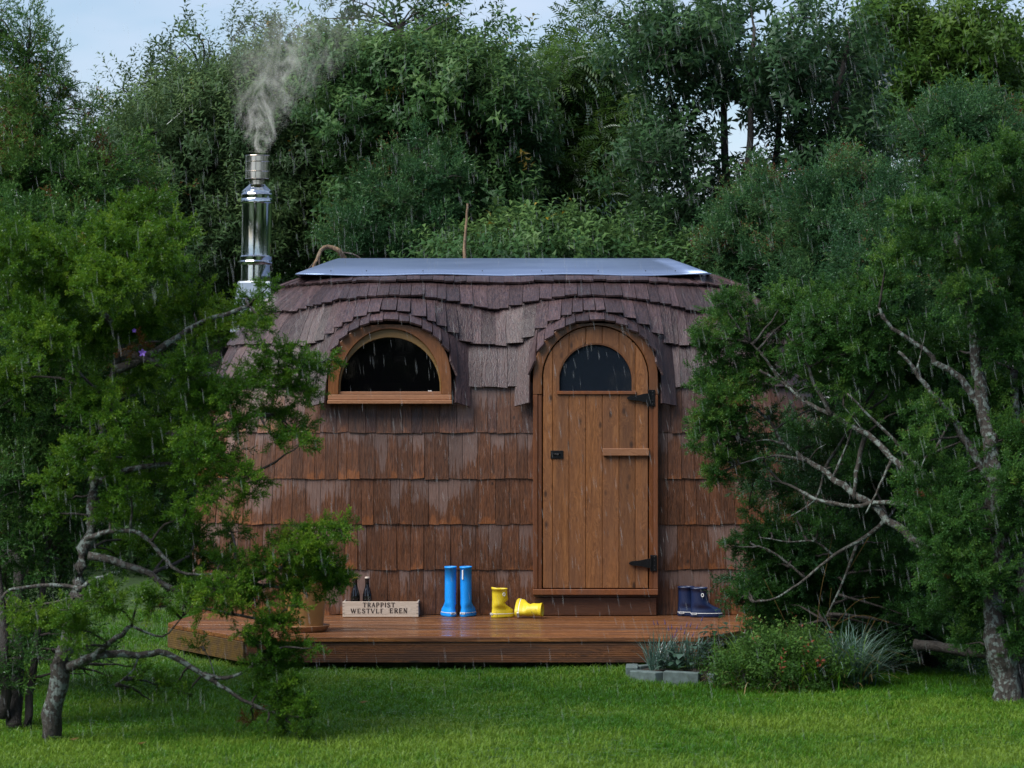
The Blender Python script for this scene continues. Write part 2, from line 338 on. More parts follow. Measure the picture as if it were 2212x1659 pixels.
M['violet_flower'] = plain('violet_flower', (0.14, 0.06, 0.36), 0.6)

# ------------------------------------------------------------------ mesh helpers
def tag(o, label=None, cat=None, group=None, kind=None):
    if label: o['label'] = label
    if cat: o['category'] = cat
    if group: o['group'] = group
    if kind: o['kind'] = kind
    return o
def empty(name, loc, label, cat, group=None, rz=0):
    o = bpy.data.objects.new(name, None); COL.objects.link(o); o.location = loc; o.rotation_euler = (0, 0, rz)
    o.empty_display_size = 0.1
    return tag(o, label, cat, group)
def link(name, me, parent=None, mat=None, smooth=False):
    o = bpy.data.objects.new(name, me); COL.objects.link(o)
    if mat is not None and not me.materials: me.materials.append(M[mat] if isinstance(mat, str) else mat)
    if parent is not None: o.parent = parent
    if smooth: me.polygons.foreach_set('use_smooth', [True] * len(me.polygons))
    return o
class MB:
    def __init__(s): s.v = []; s.f = []
    def add(s, vs, fs):
        o = len(s.v); s.v += [tuple(p) for p in vs]; s.f += [tuple(o + i for i in f) for f in fs]; return s
    def box(s, x0, x1, y0, y1, z0, z1, mat=None):
        vs = [Vector((x, y, z)) for z in (z0, z1) for y in (y0, y1) for x in (x0, x1)]
        if mat is not None: vs = [mat @ p for p in vs]
        return s.add(vs, [(0, 2, 3, 1), (4, 5, 7, 6), (0, 1, 5, 4), (2, 6, 7, 3), (0, 4, 6, 2), (1, 3, 7, 5)])
    def tube(s, pts, rad, n=7, caps=True, wob=0.0):
        pts = [Vector(p) for p in pts]; rings = []
        k = len(pts); up = Vector((0.13, 0.2, 1)).normalized()
        for i, p in enumerate(pts):
            t = (pts[min(i + 1, k - 1)] - pts[max(i - 1, 0)]).normalized()
            a = t.cross(up)
            if a.length < 1e-3: a = t.cross(Vector((1, 0, 0)))
            a.normalize(); b = t.cross(a)
            r = rad[i] if hasattr(rad, '__len__') else rad
            rings.append([p + (a * math.cos(2 * PI * j / n) + b * math.sin(2 * PI * j / n)) * r * (1 + random.uniform(-wob, wob)) for j in range(n)])
        vs = [p for r_ in rings for p in r_]; fs = []
        for i in range(k - 1):
            for j in range(n):
                fs.append((i * n + j, i * n + (j + 1) % n, (i + 1) * n + (j + 1) % n, (i + 1) * n + j))
        if caps: fs += [tuple(range(n - 1, -1, -1)), tuple((k - 1) * n + j for j in range(n))]
        return s.add(vs, fs)
    def lathe(s, prof, n=24, cx=0, cy=0, axis=None):
        """prof: (radius, z) from bottom to top; axis: function z -> (x, y) shift"""
        k = len(prof); vs = []
        for r, z in prof:
            ax = axis(z) if axis else (0, 0)
            for j in range(n): vs.append((cx + ax[0] + r * math.cos(2 * PI * j / n), cy + ax[1] + r * math.sin(2 * PI * j / n), z))
        fs = [(i * n + j, i * n + (j + 1) % n, (i + 1) * n + (j + 1) % n, (i + 1) * n + j) for i in range(k - 1) for j in range(n)]
        if prof[0][0] > 1e-4: fs.append(tuple(range(n - 1, -1, -1)))
        if prof[-1][0] > 1e-4: fs.append(tuple((k - 1) * n + j for j in range(n)))
        return s.add(vs, fs)
    def build(s, name, mat, parent=None, smooth=False, bevel=0):
        me = bpy.data.meshes.new(name); me.from_pydata(s.v, [], s.f); me.update()
        o = link(name, me, parent, mat, smooth)
        if bevel:
            b = o.modifiers.new('bevel', 'BEVEL'); b.width = bevel; b.segments = 1; b.limit_method = 'ANGLE'; b.angle_limit = R(50)
        return o
def fast_mesh(name, V, T, mat, parent=None, tone=None):
    """V (n,3), T (m,3 or 4) numpy"""
    me = bpy.data.meshes.new(name); m, k = T.shape
    me.vertices.add(len(V)); me.vertices.foreach_set('co', V.astype(np.float32).ravel())
    me.loops.add(m * k); me.loops.foreach_set('vertex_index', T.astype(np.int32).ravel())
    me.polygons.add(m); me.polygons.foreach_set('loop_start', np.arange(0, m * k, k, dtype=np.int32))
    me.update(calc_edges=True)
    if tone is not None:
        a = me.attributes.new('tone', 'FLOAT', 'POINT'); a.data.foreach_set('value', tone.astype(np.float32))
    o = link(name, me, parent, mat); return o
def rot_to(d, roll):
    """(n,3) directions -> (n,3,3) matrices whose local Z is the direction"""
    z = d / np.linalg.norm(d, axis=1, keepdims=True)
    ref = np.where(np.abs(z[:, 2:3]) > 0.95, np.array([[1.0, 0, 0]]), np.array([[0, 0, 1.0]]))
    x = np.cross(ref, z); x /= np.linalg.norm(x, axis=1, keepdims=True); y = np.cross(z, x)
    c, s = np.cos(roll)[:, None], np.sin(roll)[:, None]
    x2 = x * c + y * s; y2 = -x * s + y * c
    return np.stack([x2, y2, z], axis=2)
def scatter(templates, pos, dirs, scl, tone):
    """copies of small templates baked into arrays: returns V, T, tone"""
    n = len(pos); Mx = rot_to(dirs, RNG.uniform(0, 2 * PI, n)); which = RNG.integers(0, len(templates), n)
    Vs, Ts, Ns = [], [], []; base = 0
    for i, (tv, tt, tn) in enumerate(templates):
        s = np.where(which == i)[0]
        if not len(s): continue
        v = np.einsum('nij,vj->nvi', Mx[s], tv) * scl[s][:, None, None] + pos[s][:, None, :]
        k = tv.shape[0]
        t = tt[None, :, :] + (np.arange(len(s)) * k)[:, None, None] + base
        Vs.append(v.reshape(-1, 3)); Ts.append(t.reshape(-1, tt.shape[1]))
        Ns.append((tone[s][:, None] + tn[None, :]).ravel()); base += len(s) * k
    return np.concatenate(Vs), np.concatenate(Ts), np.concatenate(Ns)

_forms = {}
def form_objects(templates, mat):
    key = (id(templates), mat)
    if key not in _forms:
        out = []
        for tv, tt, tn in templates:
            me = bpy.data.meshes.new('sprig'); me.from_pydata([tuple(p) for p in tv], [], [tuple(int(i) for i in f) for f in tt]); me.update()
            at_ = me.attributes.new('tone', 'FLOAT', 'POINT'); at_.data.foreach_set('value', tn.astype(np.float32)); me.materials.append(M[mat])
            out.append(bpy.data.objects.new('sprig', me))
        ng = bpy.data.node_groups.new('sprigs_on_points', 'GeometryNodeTree')
        ng.interface.new_socket('Geometry', in_out='INPUT', socket_type='NodeSocketGeometry'); ng.interface.new_socket('Geometry', in_out='OUTPUT', socket_type='NodeSocketGeometry')
        gi = ng.nodes.new('NodeGroupInput'); go = ng.nodes.new('NodeGroupOutput'); g2 = ng.nodes.new('GeometryNodeGeometryToInstance')
        for o in reversed(out):
            oi = ng.nodes.new('GeometryNodeObjectInfo'); oi.inputs['Object'].default_value = o; oi.inputs['As Instance'].default_value = False
            ng.links.new(oi.outputs['Geometry'], g2.inputs[0])
        ip = ng.nodes.new('GeometryNodeInstanceOnPoints'); ip.inputs['Pick Instance'].default_value = True
        def na(nm, t):
            x = ng.nodes.new('GeometryNodeInputNamedAttribute'); x.data_type = t; x.inputs['Name'].default_value = nm; return [s for s in x.outputs if s.enabled and s.name == 'Attribute'][0]
        ng.links.new(gi.outputs[0], ip.inputs['Points']); ng.links.new(g2.outputs[0], ip.inputs['Instance']); ng.links.new(na('pick', 'INT'), ip.inputs['Instance Index'])
        ng.links.new(na('rot', 'QUATERNION'), ip.inputs['Rotation']); ng.links.new(na('scl', 'FLOAT'), ip.inputs['Scale']); ng.links.new(ip.outputs[0], go.inputs[0])
        _forms[key] = ng
    return _forms[key]
def quats(Mx):
    w = np.sqrt(np.maximum(0, 1 + Mx[:, 0, 0] + Mx[:, 1, 1] + Mx[:, 2, 2])) / 2; x = np.sqrt(np.maximum(0, 1 + Mx[:, 0, 0] - Mx[:, 1, 1] - Mx[:, 2, 2])) / 2
    y = np.sqrt(np.maximum(0, 1 - Mx[:, 0, 0] + Mx[:, 1, 1] - Mx[:, 2, 2])) / 2; z = np.sqrt(np.maximum(0, 1 - Mx[:, 0, 0] - Mx[:, 1, 1] + Mx[:, 2, 2])) / 2
    x = np.copysign(x, Mx[:, 2, 1] - Mx[:, 1, 2]); y = np.copysign(y, Mx[:, 0, 2] - Mx[:, 2, 0]); z = np.copysign(z, Mx[:, 1, 0] - Mx[:, 0, 1])
    return np.stack([w, x, y, z], 1)
def scatter_gn(name, templates, pos, dirs, scl, tone, mat, parent=None):
    """tens of thousands of small sprigs on points, through geometry nodes"""
    n = len(pos); me = bpy.data.meshes.new(name); me.vertices.add(n); me.vertices.foreach_set('co', pos.astype(np.float32).ravel())
    q = quats(rot_to(dirs, RNG.uniform(0, 2 * PI, n)))
    x = me.attributes.new('rot', 'QUATERNION', 'POINT'); x.data.foreach_set('value', q.astype(np.float32).ravel())
    x = me.attributes.new('scl', 'FLOAT', 'POINT'); x.data.foreach_set('value', np.asarray(scl, dtype=np.float32))
    x = me.attributes.new('itone', 'FLOAT', 'POINT'); x.data.foreach_set('value', np.asarray(tone, dtype=np.float32))
    x = me.attributes.new('pick', 'INT', 'POINT'); x.data.foreach_set('value', RNG.integers(0, len(templates), n).astype(np.int32))
    o = link(name, me, parent, mat); md = o.modifiers.new('sprigs', 'NODES'); md.node_group = form_objects(templates, mat); return o
# ------------------------------------------------------------------ ground and sky setting
def ground():
    n = 90; xs = np.concatenate([np.linspace(-120, -9, 12), np.linspace(-8, 8, 60), np.linspace(9, 120, 12)])
    ys = np.concatenate([np.linspace(-22, -8, 8), np.linspace(-7.5, 3, 50), np.linspace(4, 14, 8), np.linspace(20, 200, 10)])
    X, Y = np.meshgrid(xs, ys); Z = GZ + 0.012 * np.sin(X * 1.7 + 0.6 * Y) + 0.010 * np.sin(Y * 2.3 - X)
    V = np.stack([X.ravel(), Y.ravel(), Z.ravel()], 1); w = len(xs); h = len(ys)
    idx = np.arange(w * h).reshape(h, w)
    T = np.stack([idx[:-1, :-1].ravel(), idx[:-1, 1:].ravel(), idx[1:, 1:].ravel(), idx[1:, :-1].ravel()], 1)
    m, nn, b = newmat('lawn_soil'); g = nn.nodes.new('ShaderNodeNewGeometry')
    f = noise(nn, g.outputs['Position'], 14, 5)
    nn.links.new(ramp(nn, f, [(0.3, (0.012, 0.035, 0.005)), (0.7, (0.032, 0.075, 0.010))]), b.inputs['Base Color']); b.inputs['Roughness'].default_value = 0.95
    o = fast_mesh('ground', V, T, m); tag(o, 'grassy earth of the garden reaching back under the trees', None, None, 'structure')
ground()

# ------------------------------------------------------------------ the cabin: hull surface
KS = list(range(11))
YF = [0.030, 0.020, 0.008, 0.0, 0.005, 0.035, 0.140, 0.310, 0.530, 0.72, 1.15]
ZK = [0.0, 0.295, 0.590, 0.885, 1.183, 1.474, 1.741, 1.962, 2.138, 2.235, 2.335]
AK = [2.13, 2.13, 2.115, 2.095, 2.06, 2.005, 1.915, 1.785, 1.60, 1.42, 1.14]
NK = [7, 7, 7, 6.5, 6, 5.2, 4.6, 4.0, 3.6, 3.4, 3.2]
YC = 1.17
def interp(tab, k):
    k = max(-0.2, min(10.0, k)); i = int(min(9, max(0, math.floor(k)))); f = k - i
    p0 = tab[max(0, i - 1)]; p1 = tab[i]; p2 = tab[i + 1]; p3 = tab[min(10, i + 2)]
    return 0.5 * ((2 * p1) + (-p0 + p2) * f + (2 * p0 - 5 * p1 + 4 * p2 - p3) * f * f + (-p0 + 3 * p1 - 3 * p2 + p3) * f ** 3)
_cc = {}
def contour(k):
    key = round(k, 2)
    if key in _cc: return _cc[key]
    a = interp(AK, key); b = max(0.02, YC - interp(YF, key)); n = interp(NK, key)
    th = np.linspace(0, PI / 2, 140)
    x = a * np.sin(th) ** (2 / n); Y = b * np.cos(th) ** (2 / n)
    s = np.concatenate([[0], np.cumsum(np.hypot(np.diff(x), np.diff(Y)))])
    _cc[key] = (x, Y, s); return _cc[key]
LB = contour(0)[2][-1]
XW, XD = -0.789, 0.540
U0 = 1.05
def hullpt(u, k):
    x, Y, s = contour(k); L = s[-1]; au = abs(u)
    sv = au if au < U0 else U0 + (au - U0) * (L - U0) / (LB - U0)
    px = float(np.interp(sv, s, x)); pY = float(np.interp(sv, s, Y))
    return Vector((math.copysign(px, u), YC - pY, interp(ZK, k)))
def bell(d, Rr): return max(0.0, 1 - (d / Rr) ** 2) ** 1.15
DK = {5: (0, 0, .5), 6: (-.165, .222, .50), 7: (-.07, .096, .66), 8: (-.02, .027, .80), 9: (0, 0, .9), 10: (0, 0, 1)}
def hull(u, k):
    p = hullpt(u, k)
    if k > 5.0:
        i = min(9, int(k)); f = k - i
        for xc in (XW, XD):
            d = abs(p.x - xc)
            if d > 0.85: continue
            A, B = DK[i], DK[i + 1]
            wa, wb = bell(d, A[2]), bell(d, B[2])
            p.y += A[0] * wa * (1 - f) + B[0] * wb * f; p.z += A[1] * wa * (1 - f) + B[1] * wb * f
    return p
EW = 0.414
def hood_edge(dx):
    d = min(abs(dx), EW)
    return Vector((dx, -0.140 + 0.022 * (d / EW) ** 2, 1.50 + 0.393 * math.sqrt(max(0.0, 1 - (d / EW) ** 2))))

cabin = empty('sauna_cabin', (0, 0, 0), 'igloo-shaped wooden sauna cabin clad in wet brown shingles on the low deck', 'cabin')

# sheathing under the shingles, with the two glazed openings left out
def sheathing():
    us = np.linspace(-LB, LB, 150); ks = np.linspace(0, 9.6, 56)
    V = []; F = []
    for k in ks:
        for u in us:
            p = hullpt(u, k); q = hull(u, k) if k > 6 else p
            c = Vector((0, YC, 1.0)); d = Vector((q.x * .25, q.y - c.y, (q.z - c.z) * .6)).normalized()
            V.append(q - d * 0.028)
    w = len(us)
    for j in range(len(ks) - 1):
        for i in range(w - 1):
            c = (V[j * w + i] + V[(j + 1) * w + i + 1]) / 2
            hole = any(abs(c.x - xc) < r and z0 < c.z < z1 and c.y < 0.4 for xc, r, z0, z1 in ((XW, .34, 1.42, 1.80), (XD, .25, 1.43, 1.75)))
            if not hole: F.append((j * w + i, j * w + i + 1, (j + 1) * w + i + 1, (j + 1) * w + i))
    n0 = len(V)
    V2 = [Vector((p.x, 2 * YC - p.y, p.z)) for p in V]
    F2 = []
    for j in range(len(ks) - 1):
        for i in range(w - 1): F2.append((n0 + j * w + i, n0 + (j + 1) * w + i, n0 + (j + 1) * w + i + 1, n0 + j * w + i + 1))
    mb = MB(); mb.add(V + V2, F + F2); mb.build('sheathing', 'backing', cabin)
    fl = MB(); fl.box(-1.95, 1.95, 0.12, 2 * YC - 0.12, 0.005, 0.03); fl.build('inner_floor', 'dark_inside', cabin)
    rf = MB(); rf.box(-1.2, 1.2, 0.9, 1.44, 2.27, 2.29); rf.build('ridge_board', 'dark_inside', cabin)
sheathing()

# shingles
SH = []      # (priority, verts, faces, sh, rowk)
def shingle(bl, br, tr, tl, nb, nt, k, length, th=0.011, lift=0.016):
    """four corners on the hull, outward normals at butt and head"""
    w = (br - bl).length; num = random.uniform(0, 1000)
    sk = random.uniform(-.004, .004)
    lb = lift + random.uniform(-.003, .006); tw = random.uniform(-.0035, .0035)
    up = ((tl - bl) + (tr - br)).normalized()
    bl = bl + up * sk; br = br - up * sk
    ov = 0.12 if k < 9 else 0.04
    tl2, tr2 = tl + (tl - bl) * ov, tr + (tr - br) * ov
    v = []
    nu, nv = 1, 2
    for j in range(nv + 1):
        f = j / nv
        for i in (0, 1):
            a = bl.lerp(tl2, f) if i == 0 else br.lerp(tr2, f)
            n = nb.lerp(nt, f).normalized()
            o = lb * (1 - f) + 0.001 * f + (tw if i else -tw) * (1 - f)
            t = th * (1 - 0.6 * f)
            sag = n * (0.0025 * math.sin(PI * f))
            v.append(a + n * o + sag); v.append(a + n * (o + t) + sag)
    # index: j*4 + i*2 + (0 inner,1 outer)
    F = []
    for j in range(nv):
        a, b = j * 4, (j + 1) * 4
        F += [(a + 1, a + 3, b + 3, b + 1), (a, b, b + 2, a + 2), (a, a + 1, b + 1, b), (a + 2, b + 2, b + 3, a + 3)]
    F += [(0, 2, 3, 1), (nv * 4, nv * 4 + 1, nv * 4 + 3, nv * 4 + 2)]
    sh = []
    for j in range(nv + 1):
        for i in (0, 1):
            for _ in (0, 1): sh.append((i * w, length * (1 + ov) * j / nv, num))
    c = (bl + br + tl + tr) / 4
    vis = w * (tl.z - bl.z + 0.05)
    pr = vis if (c.y < 0.75 and -1.55 < c.x < 1.5) else vis * 0.1
    SH.append((pr, v, F, sh, k))
def normal_at(u, k):
    e = 0.02
    a = hull(u + e, k) - hull(u - e, k); b = hull(u, min(k + e * 3, 9.9)) - hull(u, k - e * 3)
    n = a.cross(b).normalized()
    return n
def in_door(x): return abs(x - XD) < 0.395
def in_win(x): return abs(x - XW) < 0.385
def rows():
    for k in range(0, 9):
        u = -LB + random.uniform(0, .05)
        rough = 0.004 if k < 5 else 0.009
        while u < LB:
            w = random.choice([0.058, 0.068, 0.075, 0.08, 0.085, 0.09, 0.098, 0.112])
            if abs(u) > 2.0: w *= 1.0
            cuts = []
            if k == 5: cuts = [XW - EW - .09, XW + EW + .09, XD - EW - .09, XD + EW + .09]
            elif k < 5: cuts = [XD - .395, XD + .395]
            u1 = u + w
            for c in cuts:
                if u < c - 0.001 and u1 > c - 0.035: u1 = c
            uc = (u + u1) / 2
            skip = False
            if k <= 5 and in_door(uc): skip = True
            if k == 5 and (abs(uc - XW) < EW + .089 or abs(uc - XD) < EW + .089): skip = True
            kb, g = float(k), 0.0012
            if not skip:
                d = random.uniform(-1, 1) * rough
                e0, e1 = u + g, u1 - g
                bl, br, tr, tl = hull(e0, kb), hull(e1, kb), hull(e1, kb + 1), hull(e0, kb + 1)
                if k >= 6:      # each butt is cut nearly square: it steps along the curve
                    m = (bl + br) / 2; bl = Vector((bl.x, (bl.y + m.y) / 2, m.z + (bl.z - m.z) * .22)); br = Vector((br.x, (br.y + m.y) / 2, m.z + (br.z - m.z) * .22))
                up = (tl - bl).normalized(); bl = bl + up * d; br = br + up * d
                nb, nt = normal_at(uc, kb + .02), normal_at(uc, kb + .95)
                shingle(bl, br, tr, tl, nb, nt, kb, .29, th=.008 if k < 5 else .013, lift=.008 if k < 5 else .021)
            u = u1
    # the two hoods: from the course above down to the curved edge
    for xc in (XW, XD):
        x = -EW - .09
        xs = [-EW - .09, -EW, ]
        ww = [0.05, 0.055, 0.062, 0.075, 0.07, 0.09, 0.105, 0.07, 0.085, 0.07, 0.06, 0.052, 0.048]
        t = sum(ww); c = -EW
        for w in ww: c += w * 2 * EW / t; xs.append(c)
        xs.append(EW + .09)
        for i in range(len(xs) - 1):
            a, b = xs[i] + .001, xs[i + 1] - .001
            tl, tr = hull(xc + a, 6.0), hull(xc + b, 6.0)
            mid = (a + b) / 2
            if abs(mid) > EW:
                s = 1 if mid > 0 else -1
                inner = Vector((xc + s * (EW - .006), -0.108, 1.372)); outer = Vector((xc + s * (EW + .09), -0.032, 1.345))
                bl, br = (inner, outer) if s > 0 else (outer, inner)
                n0 = Vector((s * .55, -1, .1)).normalized()
                L = .42
            else:
                m = hood_edge(mid); ea, eb = hood_edge(a), hood_edge(b)
                sl = 0.62
                bl = Vector((xc + a, ea.y, m.z + (ea.z - m.z) * sl)); br = Vector((xc + b, eb.y, m.z + (eb.z - m.z) * sl))
                if abs(mid) > .36: bl.z -= .02; br.z -= .02
                L = ((tl + tr) / 2 - (bl + br) / 2).length
                n0 = Vector((mid * 1.2, -1, .9)).normalized()
            nt = normal_at(xc + mid, 6.0)
            nb = (br - bl).cross(tl - bl).normalized()
            shingle(bl, br, tr, tl, nb, nb, 6.2, L, th=.013, lift=0.016)
            if abs(mid) < EW + .1:     # the under-course that shows below the course butts
                pass
    # back half: not seen from the front, same courses
    for k in range(0, 9):
        u = -LB
        while u < LB:
            u1 = min(u + 0.12, LB)
            pts = [hullpt(u + .001, k), hullpt(u1 - .001, k), hullpt(u1 - .001, k + 1), hullpt(u + .001, k + 1)]
            pts = [Vector((p.x, 2 * YC - p.y, p.z)) for p in pts]
            nb = -(pts[1] - pts[0]).cross(pts[3] - pts[0]).normalized()
            shingle(pts[1], pts[0], pts[3], pts[2], nb, nb, float(k), .29)
            p = list(SH[-1]); p[0] = -1; SH[-1] = tuple(p)
            u = u1
rows()
SH.sort(key=lambda s: -s[0])
def shingle_mesh(name, items, parent):
    V = []; F = []; A = []; K = []
    for _, v, f, sh, k in items:
        o = len(V); V += v; F += [tuple(o + i for i in q) for q in f]; A += sh; K += [k] * len(v)
    me = bpy.data.meshes.new(name); me.from_pydata([tuple(p) for p in V], [], F); me.update()
    a = me.attributes.new('sh', 'FLOAT_VECTOR', 'POINT'); a.data.foreach_set('vector', np.array(A, dtype=np.float32).ravel())
    a = me.attributes.new('rowk', 'FLOAT', 'POINT'); a.data.foreach_set('value', np.array(K, dtype=np.float32))
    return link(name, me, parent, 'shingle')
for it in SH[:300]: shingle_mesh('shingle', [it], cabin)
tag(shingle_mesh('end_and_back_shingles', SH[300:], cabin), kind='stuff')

# ridge cap: a folded metal sheet with hipped ends
def ridge_cap():
    mb = MB(); prof = [(0.65, 2.240), (0.66, 2.250), (0.80, 2.289), (0.94, 2.324), (1.07, 2.353), (YC, 2.370)]
    def ring(y, z, a): return Vector((-a, y, z)), Vector((a, y, z))
    halfs = [1.40 - .26 * max(0, (z - 2.240)) / .130 for _, z in prof]
    V = []; n = len(prof)
    nx = 14
    for (y, z), a in zip(prof, halfs):
        for i in range(nx + 1):
            x = -a - 0.06 + (2 * a + .0) * i / nx
            V.append((x, y, z - 0.006 * (1 - math.cos(2 * PI * i / nx * 3)) * (1 if y < .7 else 0)))
    for (y, z), a in reversed(list(zip(prof[:-1], halfs[:-1]))):
        for i in range(nx + 1): V.append((-a - 0.06 + 2 * a * i / nx, 2 * YC - y, z))
    F = []; w = nx + 1; m = 2 * n - 1
    for j in range(m - 1):
        for i in range(nx): F.append((j * w + i, j * w + i + 1, (j + 1) * w + i + 1, (j + 1) * w + i))
    # hipped ends
    for side in (0, nx):
        for j in range(n - 1):
            a, b = j * w + side, (j + 1) * w + side; c, d = (m - 1 - j) * w + side, (m - 2 - j) * w + side
            F.append((a, b, d, c) if b != d else (a, b, c))
    mb.add(V, F); o = mb.build('ridge_cap', 'ridge_metal', cabin)
    so = o.modifiers.new('thickness', 'SOLIDIFY'); so.thickness = 0.004; so.offset = -1
    o.data.polygons.foreach_set('use_smooth', [True] * len(o.data.polygons))
    for x in (-1.22, -.98, -.6, -.2, .2, .58, .9, 1.1):
        s = MB(); s.lathe([(0.004, 0), (0.004, 0.002), (0.001, 0.003)], 8); q = s.build('screw', 'iron', o); q.location = (x, 0.672, 2.262); q.rotation_euler = (R(65), 0, 0)
ridge_cap()

# ------------------------------------------------------------------ frames, door, window
def arch_pts(xc, hw, zb, zs, rz, n=28, steps=True):
    """closed outline: bottom left, up the side, over the arch, down: list of (x, z)"""
    p = [(xc - hw, zb)]
    for i in range(n + 1):
        t = PI - PI * i / n; p.append((xc + hw * math.cos(t), zs + rz * math.sin(t)))
    p.append((xc + hw, zb)); return p
def sup_pts(xc, hw, zb, zs, rz, n=28, e=2.95):
    p = [(xc - hw, zb)]
    for i in range(n + 1):
        t = PI - PI * i / n; c, s = math.cos(t), math.sin(t)
        p.append((xc + hw * math.copysign(abs(c) ** (2 / e), c), zs + rz * abs(s) ** (2 / e)))
    p.append((xc + hw, zb)); return p
def ring(name, outer, inner, y0, y1, mat, parent, closed=True, bevel=0.003):
    n = len(outer); mb = MB(); V = []
    for pts in (outer, inner):
        for y in (y0, y1): V += [(x, y, z) for x, z in pts]
    o0, o1, i0, i1 = 0, n, 2 * n, 3 * n; F = []
    rng = range(n) if closed else range(n - 1)
    for i in rng:
        j = (i + 1) % n
        F += [(o0 + i, i0 + i, i0 + j, o0 + j), (o1 + i, o1 + j, i1 + j, i1 + i), (o0 + i, o0 + j, o1 + j, o1 + i), (i0 + i, i1 + i, i1 + j, i0 + j)]
    if not closed: F += [(o0, o1, i1, i0), (o0 + n - 1, i0 + n - 1, i1 + n - 1, o1 + n - 1)]
    mb.add(V, F); return mb.build(name, mat, parent, bevel=bevel)
def columns(name, x0, x1, zf, y0, y1, mat, parent, step=0.011, bevel=0.0035):
    """a board cut to shape: zf(x) gives its solid stretches [(z0, z1), ...]"""
    n = max(2, int(round((x1 - x0) / step))); xs = [x0 + (x1 - x0) * i / n for i in range(n + 1)]
    V = []; F = []; idx = {}
    def vid(p):
        k = tuple(round(c, 5) for c in p)
        if k not in idx: idx[k] = len(V); V.append(k)
        return idx[k]
    iv = [zf(x) for x in xs]
    for i in range(n):
        A, B = iv[i], iv[i + 1]
        if len(A) != len(B):
            A = B = (A if len(A) < len(B) else B) if len(A) == 1 or len(B) == 1 else A
        for (a0, a1), (b0, b1) in zip(A, B):
            q = [(xs[i], a0), (xs[i + 1], b0), (xs[i + 1], b1), (xs[i], a1)]
            f = [vid((x, y0, z)) for x, z in q]; g = [vid((x, y1, z)) for x, z in q]
            F.append(tuple(f)); F.append(tuple(reversed(g)))
            F.append((f[0], g[0], g[1], f[1])); F.append((f[3], f[2], g[2], g[3]))
            if i == 0: F.append((f[0], f[3], g[3], g[0]))
            if i == n - 1: F.append((f[1], g[1], g[2], f[2]))
    mb = MB(); mb.add(V, F); return mb.build(name, mat, parent, bevel=bevel)
def circ(x, xc, r, zs, rz=None):
    d = 1 - ((x - xc) / r) ** 2
    return zs + (rz if rz else r) * math.sqrt(max(0.0, d))
def disc_prism(name, pts, y0, y1, mat, parent):
    n = len(pts); mb = MB()
    mb.add([(x, y0, z) for x, z in pts] + [(x, y1, z) for x, z in pts], [tuple(range(n)), tuple(range(2 * n - 1, n - 1, -1))] + [(i, n + i, n + (i + 1) % n, (i + 1) % n) for i in range(n)])
    return mb.build(name, mat, parent)

# window
win = MB().build('window', 'arch_wood', cabin) if False else bpy.data.objects.new('window', None)
COL.objects.link(win); win.parent = cabin; win.empty_display_size = .1
ring('frame', sup_pts(XW, .398, 1.432, 1.478, .408, e=2.6), arch_pts(XW, .332, 1.433, 1.478, .379), -0.100, 0.085, 'arch_wood', win, closed=False)
ring('sash', arch_pts(XW, .3315, 1.452, 1.478, .3785), arch_pts(XW, .322, 1.453, 1.478, .324), -0.070, 0.03, 'sash_wood', win, closed=False, bevel=.002)
MB().box(XW - .3315, XW + .3315, -0.078, 0.03, 1.434, 1.4515).build('sash', 'sill_wood', win, bevel=.002)
MB().box(XW - .399, XW + .399, -0.102, 0.085, 1.398, 1.4315).build('frame_rail', 'sill_wood', win, bevel=.003)
MB().box(XW - .402, XW + .402, -0.120, 0.08, 1.372, 1.3965).build('sill', 'sill_wood', win, bevel=.003)
disc_prism('pane', arch_pts(XW, .330, 1.444, 1.478, .366), -0.030, -0.024, 'window_glass', win)
MB().box(XW + .245, XW + .268, -0.0325, -0.0305, 1.453, 1.458).build('sticker', 'white', win)

# door frame
dfr = bpy.data.objects.new('door_frame', None); COL.objects.link(dfr); dfr.parent = cabin; dfr.empty_display_size = .1
ring('arch', sup_pts(XD, .4035, 1.4325, 1.50, .394, e=2.6), arch_pts(XD, .3465, 1.4335, 1.533, .3465), -0.100, 0.085, 'arch_wood', dfr, closed=False)
for s in (-1, 1):
    x0, x1 = sorted((XD + s * .4035, XD + s * .3735)); MB().box(x0, x1, -0.100, 0.085, 0.176, 1.431).build('jamb', 'frame_wood', dfr, bevel=.003)
    x0, x1 = sorted((XD + s * .3725, XD + s * .3465)); MB().box(x0, x1, -0.094, 0.085, 0.176, 1.431).build('jamb', 'frame_wood', dfr, bevel=.003)
MB().box(XD - .4035, XD + .4035, -0.108, 0.085, 0.138, 0.1745).build('threshold', 'frame_wood', dfr, bevel=.003)
MB().box(XD - .396, XD + .396, -0.055, 0.085, 0.002, 0.118).build('plinth_board', 'plinth_wood', cabin, bevel=.003)
MB().box(XD - .40, XD + .40, -0.045, 0.085, 0.1195, 0.1375).build('plinth_strip', 'plinth_wood', cabin)

